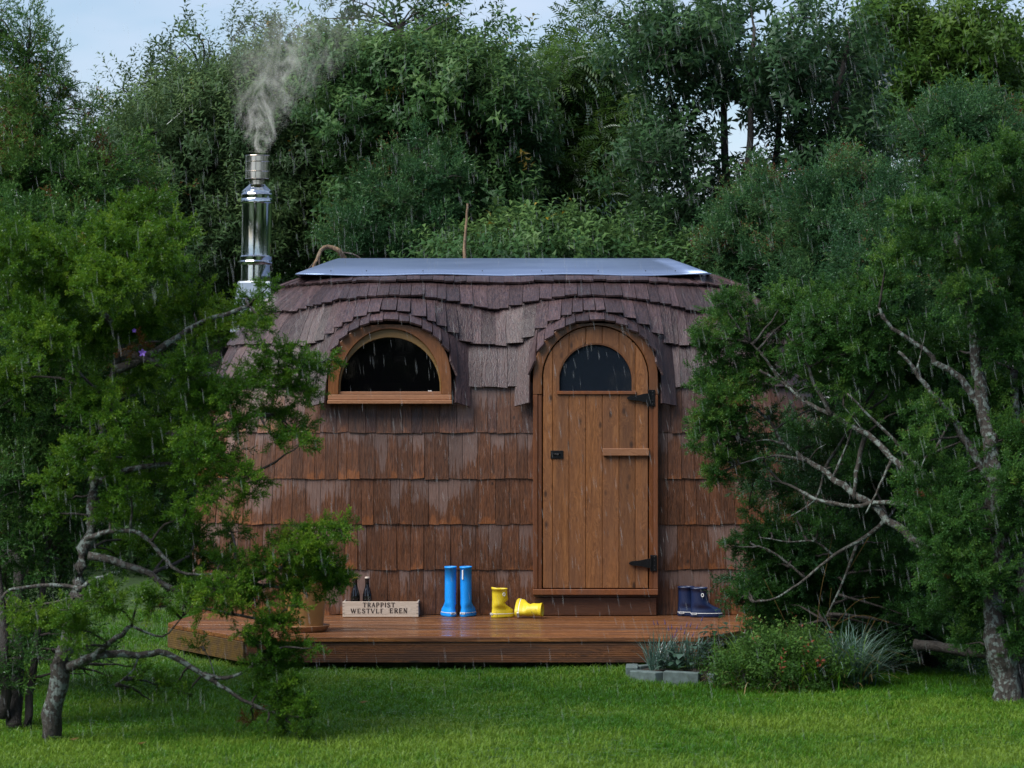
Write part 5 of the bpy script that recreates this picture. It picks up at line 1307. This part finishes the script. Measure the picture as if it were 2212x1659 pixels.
lim = [([base, at(2168, 1450, 14.5), at(2152, 1370, 14.5), at(2160, 1200, 14.6), at(2140, 1000, 14.6), at(2126, 898, 14.7), at(2111, 752, 14.7), at(2087, 628, 14.7), at(2070, 480, 14.7), at(2060, 360, 14.7)], .082, .010),
       ([base + Vector((.10, .03, 0)), at(2212, 1450, 14.6), at(2215, 1300, 14.6), at(2205, 1100, 14.7), at(2190, 800, 14.8)], .06, .02),
       L_([(2160, 1330), (2100, 1262), (2042, 1216), (1985, 1178), (1917, 1121), (1850, 1070), (1797, 1030), (1746, 996), (1695, 960), (1666, 916), (1611, 868)], 14.8, .034, .007, [0, .1, .2, .3, .4, .5, .6, .7, .8, .8, .8]),
       L_([(2150, 1250), (2090, 1150), (2031, 1087), (1980, 1040), (1928, 989), (1870, 938), (1797, 898), (1742, 868), (1688, 828), (1641, 799)], 14.7, .030, .006, [0, .1, .2, .2, .3, .4, .5, .6, .7, .7]),
       L_([(2128, 900), (2074, 817), (2026, 788), (1997, 752), (1925, 708), (1899, 664)], 14.7, .022, .007), L_([(2150, 1050), (2090, 960), (2049, 890), (2009, 846), (1979, 803), (1940, 760)], 14.6, .024, .008),
       L_([(2040, 1130), (1990, 1100), (1943, 1087), (1888, 1087), (1834, 1094), (1768, 1080), (1732, 1061), (1688, 1040), (1650, 1000)], 14.9, .018, .006, [0, .1, .2, .3, .4, .5, .6, .7, .8]),
       L_([(1917, 1121), (1870, 1160), (1800, 1200), (1740, 1250), (1680, 1290), (1630, 1300)], 15.5, .014, .004), L_([(1800, 1200), (1760, 1170), (1700, 1170), (1640, 1160)], 15.6, .008, .003), L_([(1850, 1175), (1820, 1260), (1780, 1340)], 15.6, .010, .004), L_([(1797, 898), (1760, 830), (1740, 780), (1700, 720)], 15.2, .014, .005),
       L_([(1746, 996), (1680, 985), (1640, 990), (1590, 1005)], 15.5, .010, .004), L_([(1870, 938), (1850, 1020), (1846, 1080)], 15.2, .015, .01), L_([(1695, 960), (1660, 950), (1620, 955)], 15.5, .008, .003),
       L_([(1688, 828), (1650, 770), (1620, 740)], 15.4, .010, .004), L_([(1740, 1250), (1680, 1200), (1640, 1180)], 15.6, .009, .004), L_([(2030, 1090), (2000, 1030), (1940, 960), (1880, 900), (1830, 850)], 14.9, .014, .005),
       L_([(1928, 989), (1900, 1050), (1870, 1110)], 15.0, .010, .004), L_([(1780, 1018), (1760, 1080), (1700, 1120)], 15.5, .008, .003), L_([(1800, 1030), (1830, 960), (1850, 900)], 15.3, .009, .003)]
for _ in range(12):     # bare dead twigs inside the tree
    l = random.choice([lim[2], lim[3], lim[5], lim[6]]); p = random.choice(l[0]); e = p + Vector((random.uniform(-.3, .15), random.uniform(-.15, .15), random.uniform(-.12, .3)))
    lim.append(([p, p.lerp(e, .5) + Vector((0, 0, random.uniform(-.04, .05))), e], .0055, .0015))
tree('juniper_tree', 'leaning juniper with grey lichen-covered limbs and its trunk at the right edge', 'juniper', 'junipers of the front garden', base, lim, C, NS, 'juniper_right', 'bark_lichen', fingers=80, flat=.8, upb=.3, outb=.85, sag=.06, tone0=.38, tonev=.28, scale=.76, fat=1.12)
lg = MB(); lg.tube(smooth_path([at(1975, 1392, 15.4), at(2040, 1400, 15.3), at(2100, 1410, 15.1), at(2150, 1414, 15.0)], 4, .004), .030, 8, wob=.15)
tag(lg.build('fallen_limb', 'bark_dark', None, smooth=True), 'dark bare juniper limb lying low above the grass beside the right trunk', 'branch')
# branch bent over behind the ridge, dead stem
bb = empty('bent_branch', at(745, 620, 19.75), 'tan bare branch bent in an arch behind the left end of the ridge cap', 'branch'); i0 = -bb.location
mb = MB(); mb.tube([p + i0 for p in smooth_path([at(752, 600, 19.75), at(745, 562, 19.75), at(732, 542, 19.7), at(712, 533, 19.7), at(694, 540, 19.65), at(684, 562, 19.6), at(672, 585, 19.6), at(652, 604, 19.6)], 5, .003)], [.021 - .00035 * i for i in range(36)], 8, wob=.1)
mb.build('stem', 'bark_tan', bb, smooth=True)
for pts in ([(684, 562), (668, 580), (650, 602)], [(735, 545), (770, 552), (800, 580)], [(690, 548), (690, 580), (692, 610)]):
    mb = MB(); mb.tube([p + i0 for p in smooth_path([at(x, y, 19.75) for x, y in pts], 4)], [.008, .007, .007, .007, .006, .006, .005, .005, .004][:9], 6); mb.build('side_twig', 'bark', bb, smooth=True)
ds = MB(); ds.tube(smooth_path([at(1001, 640, 19.75), at(1003, 560, 19.75), at(1007, 490, 19.8), at(1010, 440, 19.8)], 4, .004), [.016 - .0007 * i for i in range(13)], 6)
tag(ds.build('dead_stem', 'bark_tan', None, smooth=True), 'thin bare upright stem behind the middle of the ridge cap', 'dead stem')

# ------------------------------------------------------------------ lawn
def blade_tuft(n, h, spread, w, seed, lean=.5):
    rg = np.random.default_rng(seed); V = []; T = []; C = []
    for _ in range(n):
        a, r = rg.uniform(0, 2 * PI), spread * math.sqrt(rg.random()); b = np.array([r * math.cos(a), r * math.sin(a), 0]); hh = h * rg.uniform(.5, 1.15)
        la = rg.uniform(0, 2 * PI); ld = np.array([math.cos(la), math.sin(la), 0]); sd_ = np.array([-ld[1], ld[0], 0]) * w / 2; k = lean * rg.uniform(.2, 1.3)
        m = b + ld * hh * k * .35 + np.array([0, 0, hh * .6]); e = b + ld * hh * k + np.array([0, 0, hh * (1 - .25 * k)])
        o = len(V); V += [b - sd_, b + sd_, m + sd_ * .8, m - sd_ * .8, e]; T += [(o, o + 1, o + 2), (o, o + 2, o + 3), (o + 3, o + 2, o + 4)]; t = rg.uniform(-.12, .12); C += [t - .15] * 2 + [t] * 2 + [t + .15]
    return np.array(V), np.array(T), np.array(C)
TG = [blade_tuft(11, .040, .040, .0038, i, .8) for i in range(6)]
def lawn():
    P = []
    n = 42000
    x = RNG.uniform(-3.4, 3.4, n); y = RNG.uniform(-6.3, -1.35, n)
    m = np.abs(x) < (y + 18) * .188 + .15
    x, y = x[m], y[m]
    x2 = RNG.uniform(-6.5, -1.4, 14000); y2 = RNG.uniform(-6, 2.5, 14000); x3 = RNG.uniform(1.4, 6.5, 14000); y3 = RNG.uniform(-6, 2.5, 14000)
    x, y = np.concatenate([x, x2, x3]), np.concatenate([y, y2, y3])
    bed = ((x - 1.0) / .34) ** 2 + ((y + 2.12) / .33) ** 2 > 1; deckm = ~((np.abs(x) < 1.95) & (y > -.62)) ; x, y = x[bed & deckm], y[bed & deckm]
    z = GZ + 0.012 * np.sin(x * 1.7 + 0.6 * y) + 0.010 * np.sin(y * 2.3 - x) - .004
    P = np.stack([x, y, z], 1); D = np.tile(np.array([[0, 0, 1.0]]), (len(P), 1)) + RNG.normal(size=(len(P), 3)) * .12
    patch = .5 + .16 * np.sin(x * 7.3 + 2 * np.sin(y * 5)) * np.sin(y * 9.1 - x * 3) + .25 * np.sin(x * 2.1 + 1.3 * np.sin(y * 1.7)) * np.sin(y * 2.9 + x) + RNG.normal(size=len(P)) * .12
    dry = np.clip((-y - 3.2) * .11, 0, .28) + .12 * np.clip(np.sin(x * 1.3 + 2) * np.sin(y * 1.9) * 1.6, 0, 1)
    sc = RNG.uniform(.6, 1.25, len(P)) * (1 - .35 * ((y > -1.75) & (x > -1.7) & (x < 1.2)))
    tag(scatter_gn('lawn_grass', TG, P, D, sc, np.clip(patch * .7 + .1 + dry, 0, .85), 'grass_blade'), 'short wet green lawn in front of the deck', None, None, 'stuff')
    # clover and broad leaved weeds
    n = 5200; x = RNG.uniform(-2.6, 2.6, n); y = RNG.uniform(-6.0, -1.7, n); k = (np.sin(x * 3.1 + y) + np.sin(y * 4.3 - x * 1.2) + RNG.normal(size=n) * .5) > .7; x, y = x[k], y[k]
    k = ((x - 1.0) / .4) ** 2 + ((y + 2.12) / .4) ** 2 > 1; x, y = x[k], y[k]
    V = []; T = []; C = []
    for a, b in zip(x, y):
        h = random.uniform(.018, .034); t0 = random.uniform(.3, .8); r = random.uniform(.004, .0075)
        for q in range(3):
            th = random.uniform(0, .6) + q * 2.09; c = np.array([a + math.cos(th) * r, b + math.sin(th) * r, GZ + h]); u = np.array([math.cos(th), math.sin(th), .15]) * r; w_ = np.array([-math.sin(th), math.cos(th), 0]) * r * .9
            o = len(V); V += [c - u, c + w_, c + u, c - w_]; T += [(o, o + 1, o + 2), (o, o + 2, o + 3)]; C += [t0] * 4
    tag(fast_mesh('clover', np.array(V), np.array(T), 'shrub_leaf', None, np.array(C)), 'small clover leaves scattered through the lawn', None, None, 'stuff')
lawn()
for i, (x, y, lab) in enumerate(((at(305, 0, 12.75).x, -5.25, 'brown fallen leaf on the grass right of the crooked trunk'), (at(160, 0, 12.9).x, -5.1, 'brown fallen leaf lying on the grass in front of the crooked trunk'), (at(780, 0, 14.2).x, -3.6, 'small tan fallen leaf on the open lawn'))):
    mb = MB(); c = Vector((x, y, GZ + .034)); mb.add([c + Vector(p) for p in ((-.022, 0, .004), (0, -.011, 0), (.0, .012, .008), (.026, .003, .010))], [(0, 1, 2), (1, 3, 2)])
    tag(mb.build('fallen_leaf', 'dry_grass', None), lab, 'leaf', 'fallen leaves on the lawn')

# ------------------------------------------------------------------ flower bed with block edging
bed = empty('flower_bed_edging', (1.05, -2.12, GZ), 'low ring of grey-green concrete edging blocks round the small flower bed', 'edging')
NBK = 9
for i in range(NBK):
    a = 2 * PI * i / NBK + .28 + random.uniform(-.04, .04); rr = .355 + random.uniform(-.012, .012)
    bx = MB(); hl = .108 if i % 2 else .1; h = .066 + random.uniform(-.008, .010)
    bx.box(-hl, hl, -.035, .035, -.02, h); o = bx.build('block', 'concrete', bed, bevel=.004)
    o.location = (rr * math.cos(a) * 1.0, rr * math.sin(a) * .92, 0); o.rotation_euler = (random.uniform(-.04, .04), random.uniform(-.03, .03), a + PI / 2 + random.uniform(-.1, .1))
so2 = MB(); so2.lathe([(.33, 0), (.32, .045), (.2, .06), (.001, .065)], 24); tag(so2.build('bed_soil', 'soil', bed), None)

def ribbons(items, mat, name, parent, seg=6, tone=None):
    """items: (base, direction, length, width, bend) arching blades"""
    V = []; T = []; C = []
    for (b, d, L, w, bend) in items:
        d = Vector(d).normalized(); hz = Vector((d.x, d.y, 0)); hz = hz.normalized() if hz.length > 1e-3 else Vector((1, 0, 0))
        sd_ = Vector((-hz.y, hz.x, 0)); p = Vector(b); t0 = random.uniform(.2, .8); o = len(V)
        for i in range(seg + 1):
            f = i / seg; ww = w * (1 - f ** 2.2) * .5 + .0004
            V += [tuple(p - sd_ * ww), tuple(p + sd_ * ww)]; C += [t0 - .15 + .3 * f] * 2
            dd = (d + hz * bend * f * f * 1.6 + Vector((0, 0, -bend * f * f * 1.9))).normalized(); p = p + dd * L / seg
        for i in range(seg):
            a = o + 2 * i; T += [(a, a + 1, a + 3), (a, a + 3, a + 2)]
    return fast_mesh(name, np.array(V), np.array(T), mat, parent, np.clip(np.array(C), 0, .95))
def rand_dir(up=1.0, sp=.5): return Vector((random.gauss(0, sp), random.gauss(0, sp), up))

# lavender
lv = empty('lavender_plant', (.93, -2.10, GZ + .05), 'lavender with thin stalks and small violet flower spikes in the edged bed', 'lavender')
tips = []; its = []
for px, py in ((578, 100), (640, 100), (750, 90), (805, 190), (855, 160), (935, 210), (1090, 130), (1150, 130), (1250, 160), (1055, 240), (910, 280), (1190, 280), (1325, 40), (1000, 180), (870, 300)):
    X, Y = (1540 + px / 6.144) * .864, (1540 + py / 6.144) * .864; tips.append(at(X, Y, 15.85 + random.uniform(-.1, .1)))
mb = MB(); fl = MB()
for tpt in tips:
    loc = tpt - lv.location; b = Vector((loc.x * .45 + random.uniform(-.04, .04), loc.y * .5 + random.uniform(-.05, .05), 0)); m = b.lerp(loc, .5) + Vector((0, 0, .02))
    mb.tube([b, m, loc], [.0016, .0012, .0009], 4)
    dn = (loc - m).normalized()
    for k in range(6):
        q = loc + dn * (.005 * k - .012) + Vector((random.uniform(-.002, .002), random.uniform(-.002, .002), 0)); r = .0042 * (1 - .1 * k)
        fl.add([q + Vector(v) * r for v in ((1, 0, 0), (-1, 0, 0), (0, 1, 0), (0, -1, 0), (0, 0, 1.1), (0, 0, -1.1))], [(0, 2, 4), (2, 1, 4), (1, 3, 4), (3, 0, 4), (2, 0, 5), (1, 2, 5), (3, 1, 5), (0, 3, 5)])
mb.build('stalks', 'blue_grass', lv); fl.build('flower_spikes', 'lavender_flower', lv)
for o in lv.children: tag(o, kind='stuff')
tag(ribbons([((random.uniform(-.14, .14), random.uniform(-.08, .08), 0), rand_dir(1, .4), random.uniform(.14, .26), .006, random.uniform(0, .35)) for _ in range(230)], 'blue_grass', 'foliage', lv), kind='stuff')

def leafy(name, base, n, rad, hgt, ll, lw, mat, label, cat, dome=True, group=None):
    r0 = empty(name, base, label, cat, group); V = []; T = []; C = []; st = MB()
    for _ in range(n):
        a = random.uniform(0, 2 * PI); r = rad * math.sqrt(random.random()); z = hgt * (math.sqrt(max(0, 1 - (r / rad) ** 2)) if dome else 1) * random.uniform(.45, 1)
        c = np.array([r * math.cos(a), r * math.sin(a), z]); aa = a + random.gauss(0, .7); d = np.array([math.cos(aa), math.sin(aa), random.uniform(-.3, .6)]); d /= np.linalg.norm(d)
        s = np.cross(d, [0, 0, 1.0]); s /= np.linalg.norm(s); nr = np.cross(s, d); l = ll * random.uniform(.6, 1.2); w = lw * random.uniform(.7, 1.1)
        o = len(V); V += [c, c + d * l * .35 + s * w * .5 + nr * w * .15, c + d * l * .5 + nr * .0, c + d * l * .35 - s * w * .5 + nr * w * .15, c + d * l * .75 + s * w * .38, c + d * l * .75 - s * w * .38, c + d * l - nr * l * .2]
        T += [(o, o + 1, o + 2), (o, o + 2, o + 3), (o + 1, o + 4, o + 2), (o + 2, o + 5, o + 3), (o + 4, o + 6, o + 2), (o + 2, o + 6, o + 5)]; t = random.uniform(.1, .9); C += [t] * 7
        st.tube([(c[0] * .5, c[1] * .5, 0), tuple(c)], [.0018, .0012], 3)
    tag(fast_mesh('foliage', np.array(V), np.array(T), mat, r0, np.array(C)), kind='stuff'); tag(st.build('stems', 'shrub_leaf', r0), kind='stuff'); return r0
leafy('leafy_plant', (1.05, -2.2, GZ + .05), 90, .19, .17, .07, .045, 'waxy_leaf', 'low plant with round dark glossy leaves behind the front edging blocks', 'plant')
leafy('leafy_plant', (1.19, -2.0, GZ + .05), 60, .15, .30, .065, .045, 'waxy_leaf', 'taller plant with pale bluish leaves at the corner of the deck', 'plant')

# shrub mound, ornamental grass, seed stalks, yarrow
sp = [leaf_twig(.12, 12, .026, .012, .2, seed=90 + i) for i in range(4)]
base = Vector((1.53, -2.62, GZ)); cl = []
for _ in range(75):
    a = random.uniform(0, 2 * PI); r = random.random() ** .5; x, y_ = math.cos(a) * r, math.sin(a) * r; z = .24 * math.sqrt(max(0, 1 - r * r)) * random.uniform(.55, 1)
    cl.append((base + Vector((x * .36, y_ * .34, z + .02)), .075, random.uniform(-.1, .1) + .1 * (z > .2), 1))
tree('low_shrub', 'low rounded green shrub spilling onto the lawn right of the edged bed', 'shrub', None, base, [([base, base + Vector((.02, 0, .12))], .02, .01), ([base, base + Vector((.2, .05, .15))], .012, .004), ([base, base + Vector((-.2, 0, .14))], .012, .004)],
     cl, sp, 'shrub_leaf', 'bark', per=52, upb=.5, outb=.8, tone0=.42, tonev=.22, scale=.9, shell=.2)
mg = empty('grass_mound', (1.55, -2.62, GZ), 'loose long green grass growing through the low shrub', 'grass')
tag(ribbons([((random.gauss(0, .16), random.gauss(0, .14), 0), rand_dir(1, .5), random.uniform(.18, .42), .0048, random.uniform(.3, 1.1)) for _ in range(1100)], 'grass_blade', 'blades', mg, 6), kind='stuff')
tag(ribbons([((random.gauss(-.05, .18), random.gauss(-.1, .14), 0), rand_dir(1, .8), random.uniform(.1, .26), .004, random.uniform(.5, 1.1)) for _ in range(90)], 'dry_grass', 'dry_blades', mg, 5), kind='stuff')
base = Vector((1.30, -2.3, GZ)); cl = [(base + Vector((random.uniform(-.09, .12), random.uniform(-.1, .1), random.uniform(.03, .17))), .05, .08, 1) for _ in range(28)]
tree('feathery_shrub', 'light green feathery plant between the edged bed and the low shrub', 'shrub', None, base, [([base, base + Vector((.02, 0, .3))], .008, .003)], cl, [needle_sprig(.12, 6, 8, .02, .0028, seed=71), needle_sprig(.12, 6, 8, .02, .0028, seed=72)], 'shrub_leaf', 'bark', per=60, upb=.7, outb=.6, tone0=.55, tonev=.2, scale=.8, shell=.1)
og = empty('ornamental_grass', (1.86, -2.62, GZ), 'clump of arching blue-green ornamental grass beside the low shrub', 'grass clump')
tag(ribbons([((random.gauss(0, .05), random.gauss(0, .05), 0), rand_dir(1, .55), random.uniform(.28, .52), .007, random.uniform(.2, .95)) for _ in range(430)], 'blue_grass', 'blades', og, 8), kind='stuff')
tag(ribbons([((random.gauss(0, .06), random.gauss(0, .06), 0), rand_dir(1, .7), random.uniform(.3, .5), .005, random.uniform(.5, 1.1)) for _ in range(60)], 'dry_grass', 'dry_blades', og, 8), kind='stuff')
ss = empty('seed_stalks', (1.72, -2.2, GZ), 'tall thin tan seed stalks arching above the ornamental grass', 'grass stalks')
for i, pts in enumerate(([(1770, 1440), (1790, 1330), (1830, 1240), (1880, 1155)], [(1770, 1440), (1770, 1380), (1850, 1330), (1920, 1345)], [(1770, 1440), (1820, 1400), (1870, 1370), (1890, 1340)], [(1740, 1430), (1690, 1330), (1660, 1270), (1650, 1250)], [(1760, 1440), (1770, 1300), (1790, 1200), (1800, 1150)], [(1780, 1440), (1800, 1360), (1850, 1300), (1900, 1290)], [(1800, 1440), (1796, 1380), (1792, 1320), (1796, 1270)], [(1840, 1440), (1862, 1380), (1880, 1330)])):
    mb = MB(); sp_ = smooth_path([at(x, y, 15.6) - ss.location for x, y in pts], 5); k = len(sp_); mb.tube(sp_, [.0022 - .0008 * j / k + (.0016 if j > k * .82 and i < 3 else 0) for j in range(k)], 4); mb.build('stalk', 'dry_grass', ss)
ya = empty('yarrow_plant', (1.36, -1.2, GZ), 'yarrow stem with a small white flower head in front of the cabin wall', 'flower')
for k, (x, y, r) in enumerate(((1604, 1258, .020), (1608, 1288, .010), (1612, 1370, .014))):
    p = at(x, y, 16.6) - ya.location; mb = MB(); mb.tube([(p.x * .6 + .08, p.y, 0), (p.x * .8 + .03, p.y, p.z * .6), tuple(p)], [.002, .0017, .0013], 4); mb.build('stem', 'shrub_leaf', ya)
    h = MB()
    for _ in range(26):
        q = p + Vector((random.uniform(-r, r), random.uniform(-r, r), random.uniform(-.003, .005) + .004)); s = .0035
        h.add([q + Vector(v) * s for v in ((1, 0, 0), (0, 1, 0), (-1, 0, 0), (0, -1, 0), (0, 0, .8))], [(0, 1, 4), (1, 2, 4), (2, 3, 4), (3, 0, 4)])
    h.build('flower_head', 'white_flower', ya)
# weeds along the right side of the deck
wd = empty('tall_weeds', (1.70, -1.55, GZ), 'thin upright green weeds along the clipped right corner of the deck', 'weeds')
tag(ribbons([((random.uniform(-.38, .30), random.uniform(-.2, .25), 0), rand_dir(1, .22), random.uniform(.22, .5), .004, random.uniform(0, .5)) for _ in range(130)], 'shrub_leaf', 'blades', wd, 5), kind='stuff')
tag(ribbons([((random.uniform(-.38, .34), random.uniform(-.2, .25), random.uniform(.1, .34)), rand_dir(.5, .8), random.uniform(.03, .07), .009, .3) for _ in range(170)], 'shrub_leaf', 'leaves', wd, 2), kind='stuff')

# flowers in the pot
fp = empty('pot_flowers', (PX, PY, .30), 'orange and red marigolds and silvery leaves growing in the ochre pot', 'flowers')
tag(ribbons([((random.gauss(0, .05), random.gauss(0, .05), 0), rand_dir(1, .7), random.uniform(.1, .24), .012, random.uniform(.1, .7)) for _ in range(170)], 'shrub_leaf', 'foliage', fp, 4), kind='stuff')
tag(ribbons([((.10 + random.gauss(0, .03), random.gauss(0, .05), .02), (random.gauss(.4, .3), random.gauss(-.1, .3), 1), random.uniform(.09, .17), .018, random.uniform(.1, .6)) for _ in range(70)], 'silver_leaf', 'silvery_leaves', fp, 4), kind='stuff')
for x, y, r, m in ((594, 1211, .017, 'marigold'), (577, 1204, .014, 'red_flower'), (604, 1195, .013, 'red_flower'), (579, 1213, .012, 'marigold'), (618, 1278, .015, 'marigold'), (630, 1165, .012, 'marigold')):
    p = at(x, y, 16.8) - fp.location; mb = MB()
    for k in range(26):
        th = k * 2.4; rr = r * math.sqrt((k + .5) / 26); c = p + Vector((math.cos(th) * rr, -.006 * (1 - rr / r), math.sin(th) * rr)); s = r * .28; o = Vector((math.cos(th), -.5, math.sin(th))) * s; t_ = Vector((-math.sin(th), 0, math.cos(th))) * s * .7
        mb.add([c - t_, c + t_, c + t_ * .8 + o, c - t_ * .8 + o], [(0, 1, 2, 3)])
    mb.tube([p + Vector((0, .004, 0)), p * .5, (p.x * .2, 0, 0)], [.002, .002, .002], 4)
    mb.build('flower', m, fp)
# violet clematis in the left junipers
cv = empty('violet_flowers', at(300, 760, 12.75), 'two small violet bell flowers hanging in the bright green juniper', 'flower')
for x, y, s in ((308, 762, .020), (290, 714, .011)):
    c = at(x, y, 12.75) - cv.location; mb = MB()
    for k in range(5):
        th = k * 2 * PI / 5 + .3; d = Vector((math.cos(th), -.4, math.sin(th))); t_ = Vector((-math.sin(th), 0, math.cos(th)))
        mb.add([c, c + d * s * .5 + t_ * s * .3, c + d * s, c + d * s * .5 - t_ * s * .3], [(0, 1, 2), (0, 2, 3)])
    mb.build('flower', 'violet_flower', cv)

# ------------------------------------------------------------------ smoke and rain
def smoke():
    mb = MB(); p0, p1 = at(556, 334, 18.95), at(700, 60, 18.95)
    x0, x1, z0, z1 = p0.x - .42, p0.x + 1.35, p0.z + .012, p0.z + 1.20; y0, y1 = .55, 1.35
    mb.box(x0, x1, y0, y1, z0, z1); m = bpy.data.materials.new('chimney_smoke'); m.use_nodes = True; n = m.node_tree; n.nodes.clear()
    out = n.nodes.new('ShaderNodeOutputMaterial'); pv = n.nodes.new('ShaderNodeVolumePrincipled'); pv.inputs['Color'].default_value = (.97, .95, .86, 1); pv.inputs['Anisotropy'].default_value = 0.0
    g = n.nodes.new('ShaderNodeNewGeometry'); s = n.nodes.new('ShaderNodeSeparateXYZ'); n.links.new(g.outputs['Position'], s.inputs[0])
    h = mth(n, 'SUBTRACT', s.outputs[2], z0)
    # plume axis drifts to the right with height and spreads
    wob = mth(n, 'MULTIPLY', mth(n, 'SUBTRACT', noise(n, mapping(n, g.outputs['Position'], (0, 0, 1)), 3.0, 2), .5), mth(n, 'MULTIPLY', h, .5))
    ax = mth(n, 'ADD', mth(n, 'ADD', p0.x, mth(n, 'MULTIPLY', mth(n, 'POWER', mth(n, 'MAXIMUM', h, 0.0), 1.5), .40)), wob)
    dx = mth(n, 'SUBTRACT', s.outputs[0], ax); dy = mth(n, 'SUBTRACT', s.outputs[1], .95)
    rad = mth(n, 'ADD', .075, mth(n, 'MULTIPLY', h, .62)); rx = mth(n, 'DIVIDE', dx, rad); ry = mth(n, 'DIVIDE', dy, mth(n, 'MULTIPLY', rad, .8))
    rr = mth(n, 'SQRT', mth(n, 'ADD', mth(n, 'MULTIPLY', rx, rx), mth(n, 'MULTIPLY', ry, ry)))
    core = mth(n, 'SUBTRACT', 1.0, rr, True)
    nz = noise(n, mapping(n, g.outputs['Position'], (1, 1, .62)), 6.5, 7, .66, 2.6); nz = mth(n, 'MULTIPLY', mth(n, 'SUBTRACT', nz, .50, True), 9.0)
    fade = mth(n, 'MULTIPLY', mth(n, 'SUBTRACT', 1.0, mth(n, 'DIVIDE', h, 1.18), True), mth(n, 'DIVIDE', 1.0, mth(n, 'ADD', .35, mth(n, 'MULTIPLY', h, 1.6))))
    d = mth(n, 'MULTIPLY', mth(n, 'MULTIPLY', mth(n, 'MULTIPLY', core, nz), fade), 8.5)
    n.links.new(d, pv.inputs['Density']); n.links.new(pv.outputs[0], out.inputs['Volume'])
    o = mb.build('chimney_smoke', m, None); tag(o, 'thin pale smoke rising and drifting right from the steel chimney', 'smoke', None, 'stuff')
smoke()
def rain():
    n = 6000; m = bpy.data.materials.new('rain_water'); m.use_nodes = True; nn = m.node_tree; nn.nodes.clear(); out = nn.nodes.new('ShaderNodeOutputMaterial')
    d = nn.nodes.new('ShaderNodeBsdfTranslucent'); d.inputs[0].default_value = (.85, .88, .9, 1); g = nn.nodes.new('ShaderNodeBsdfDiffuse'); g.inputs[0].default_value = (.85, .88, .9, 1); a = nn.nodes.new('ShaderNodeMixShader'); nn.links.new(d.outputs[0], a.inputs[1]); nn.links.new(g.outputs[0], a.inputs[2])
    t = nn.nodes.new('ShaderNodeBsdfTransparent'); b = nn.nodes.new('ShaderNodeMixShader'); b.inputs[0].default_value = .13; nn.links.new(t.outputs[0], b.inputs[1]); nn.links.new(a.outputs[0], b.inputs[2]); nn.links.new(b.outputs[0], out.inputs[0])
    D = 9.5 + 11.5 * RNG.random(n) ** .8; x = RNG.uniform(-.2, .2, n) * D; y = CAM_Y + D; z = CAM_Z + RNG.uniform(-.148, .15, n) * D
    keep = (z > .02) & ~((y > -.12) & (z < 2.45) & (np.abs(x) < 2.15) & (y < 2.4)); x, y, z, D = x[keep], y[keep], z[keep], D[keep]
    L = RNG.uniform(.03, .085, len(x)) ; sl = .10 + .10 * (x > .4) + RNG.normal(size=len(x)) * .05; w = RNG.uniform(.0009, .0019, len(x))
    P = np.stack([x, y, z], 1); dv = np.stack([sl, np.zeros_like(sl), -np.ones_like(sl)], 1); dv /= np.linalg.norm(dv, axis=1, keepdims=True)
    V = []; 
    ax = np.array([1.0, 0, 0]); ay = np.array([0, 1.0, 0])
    mid = P + dv * L[:, None] * .6; tip = P + dv * L[:, None]
    ring_ = [mid + (ax * math.cos(q) + ay * math.sin(q)) * w[:, None] for q in (0, 2.09, 4.19)]
    V = np.stack([P] + ring_ + [tip], 1).reshape(-1, 3); T0 = np.array([(0, 1, 2), (0, 2, 3), (0, 3, 1), (4, 2, 1), (4, 3, 2), (4, 1, 3)])
    T = (T0[None] + (np.arange(len(x)) * 5)[:, None, None]).reshape(-1, 3)
    tag(fast_mesh('rain', V, T, m), 'fine slanting rain drops falling over the whole garden', None, None, 'stuff')
rain()
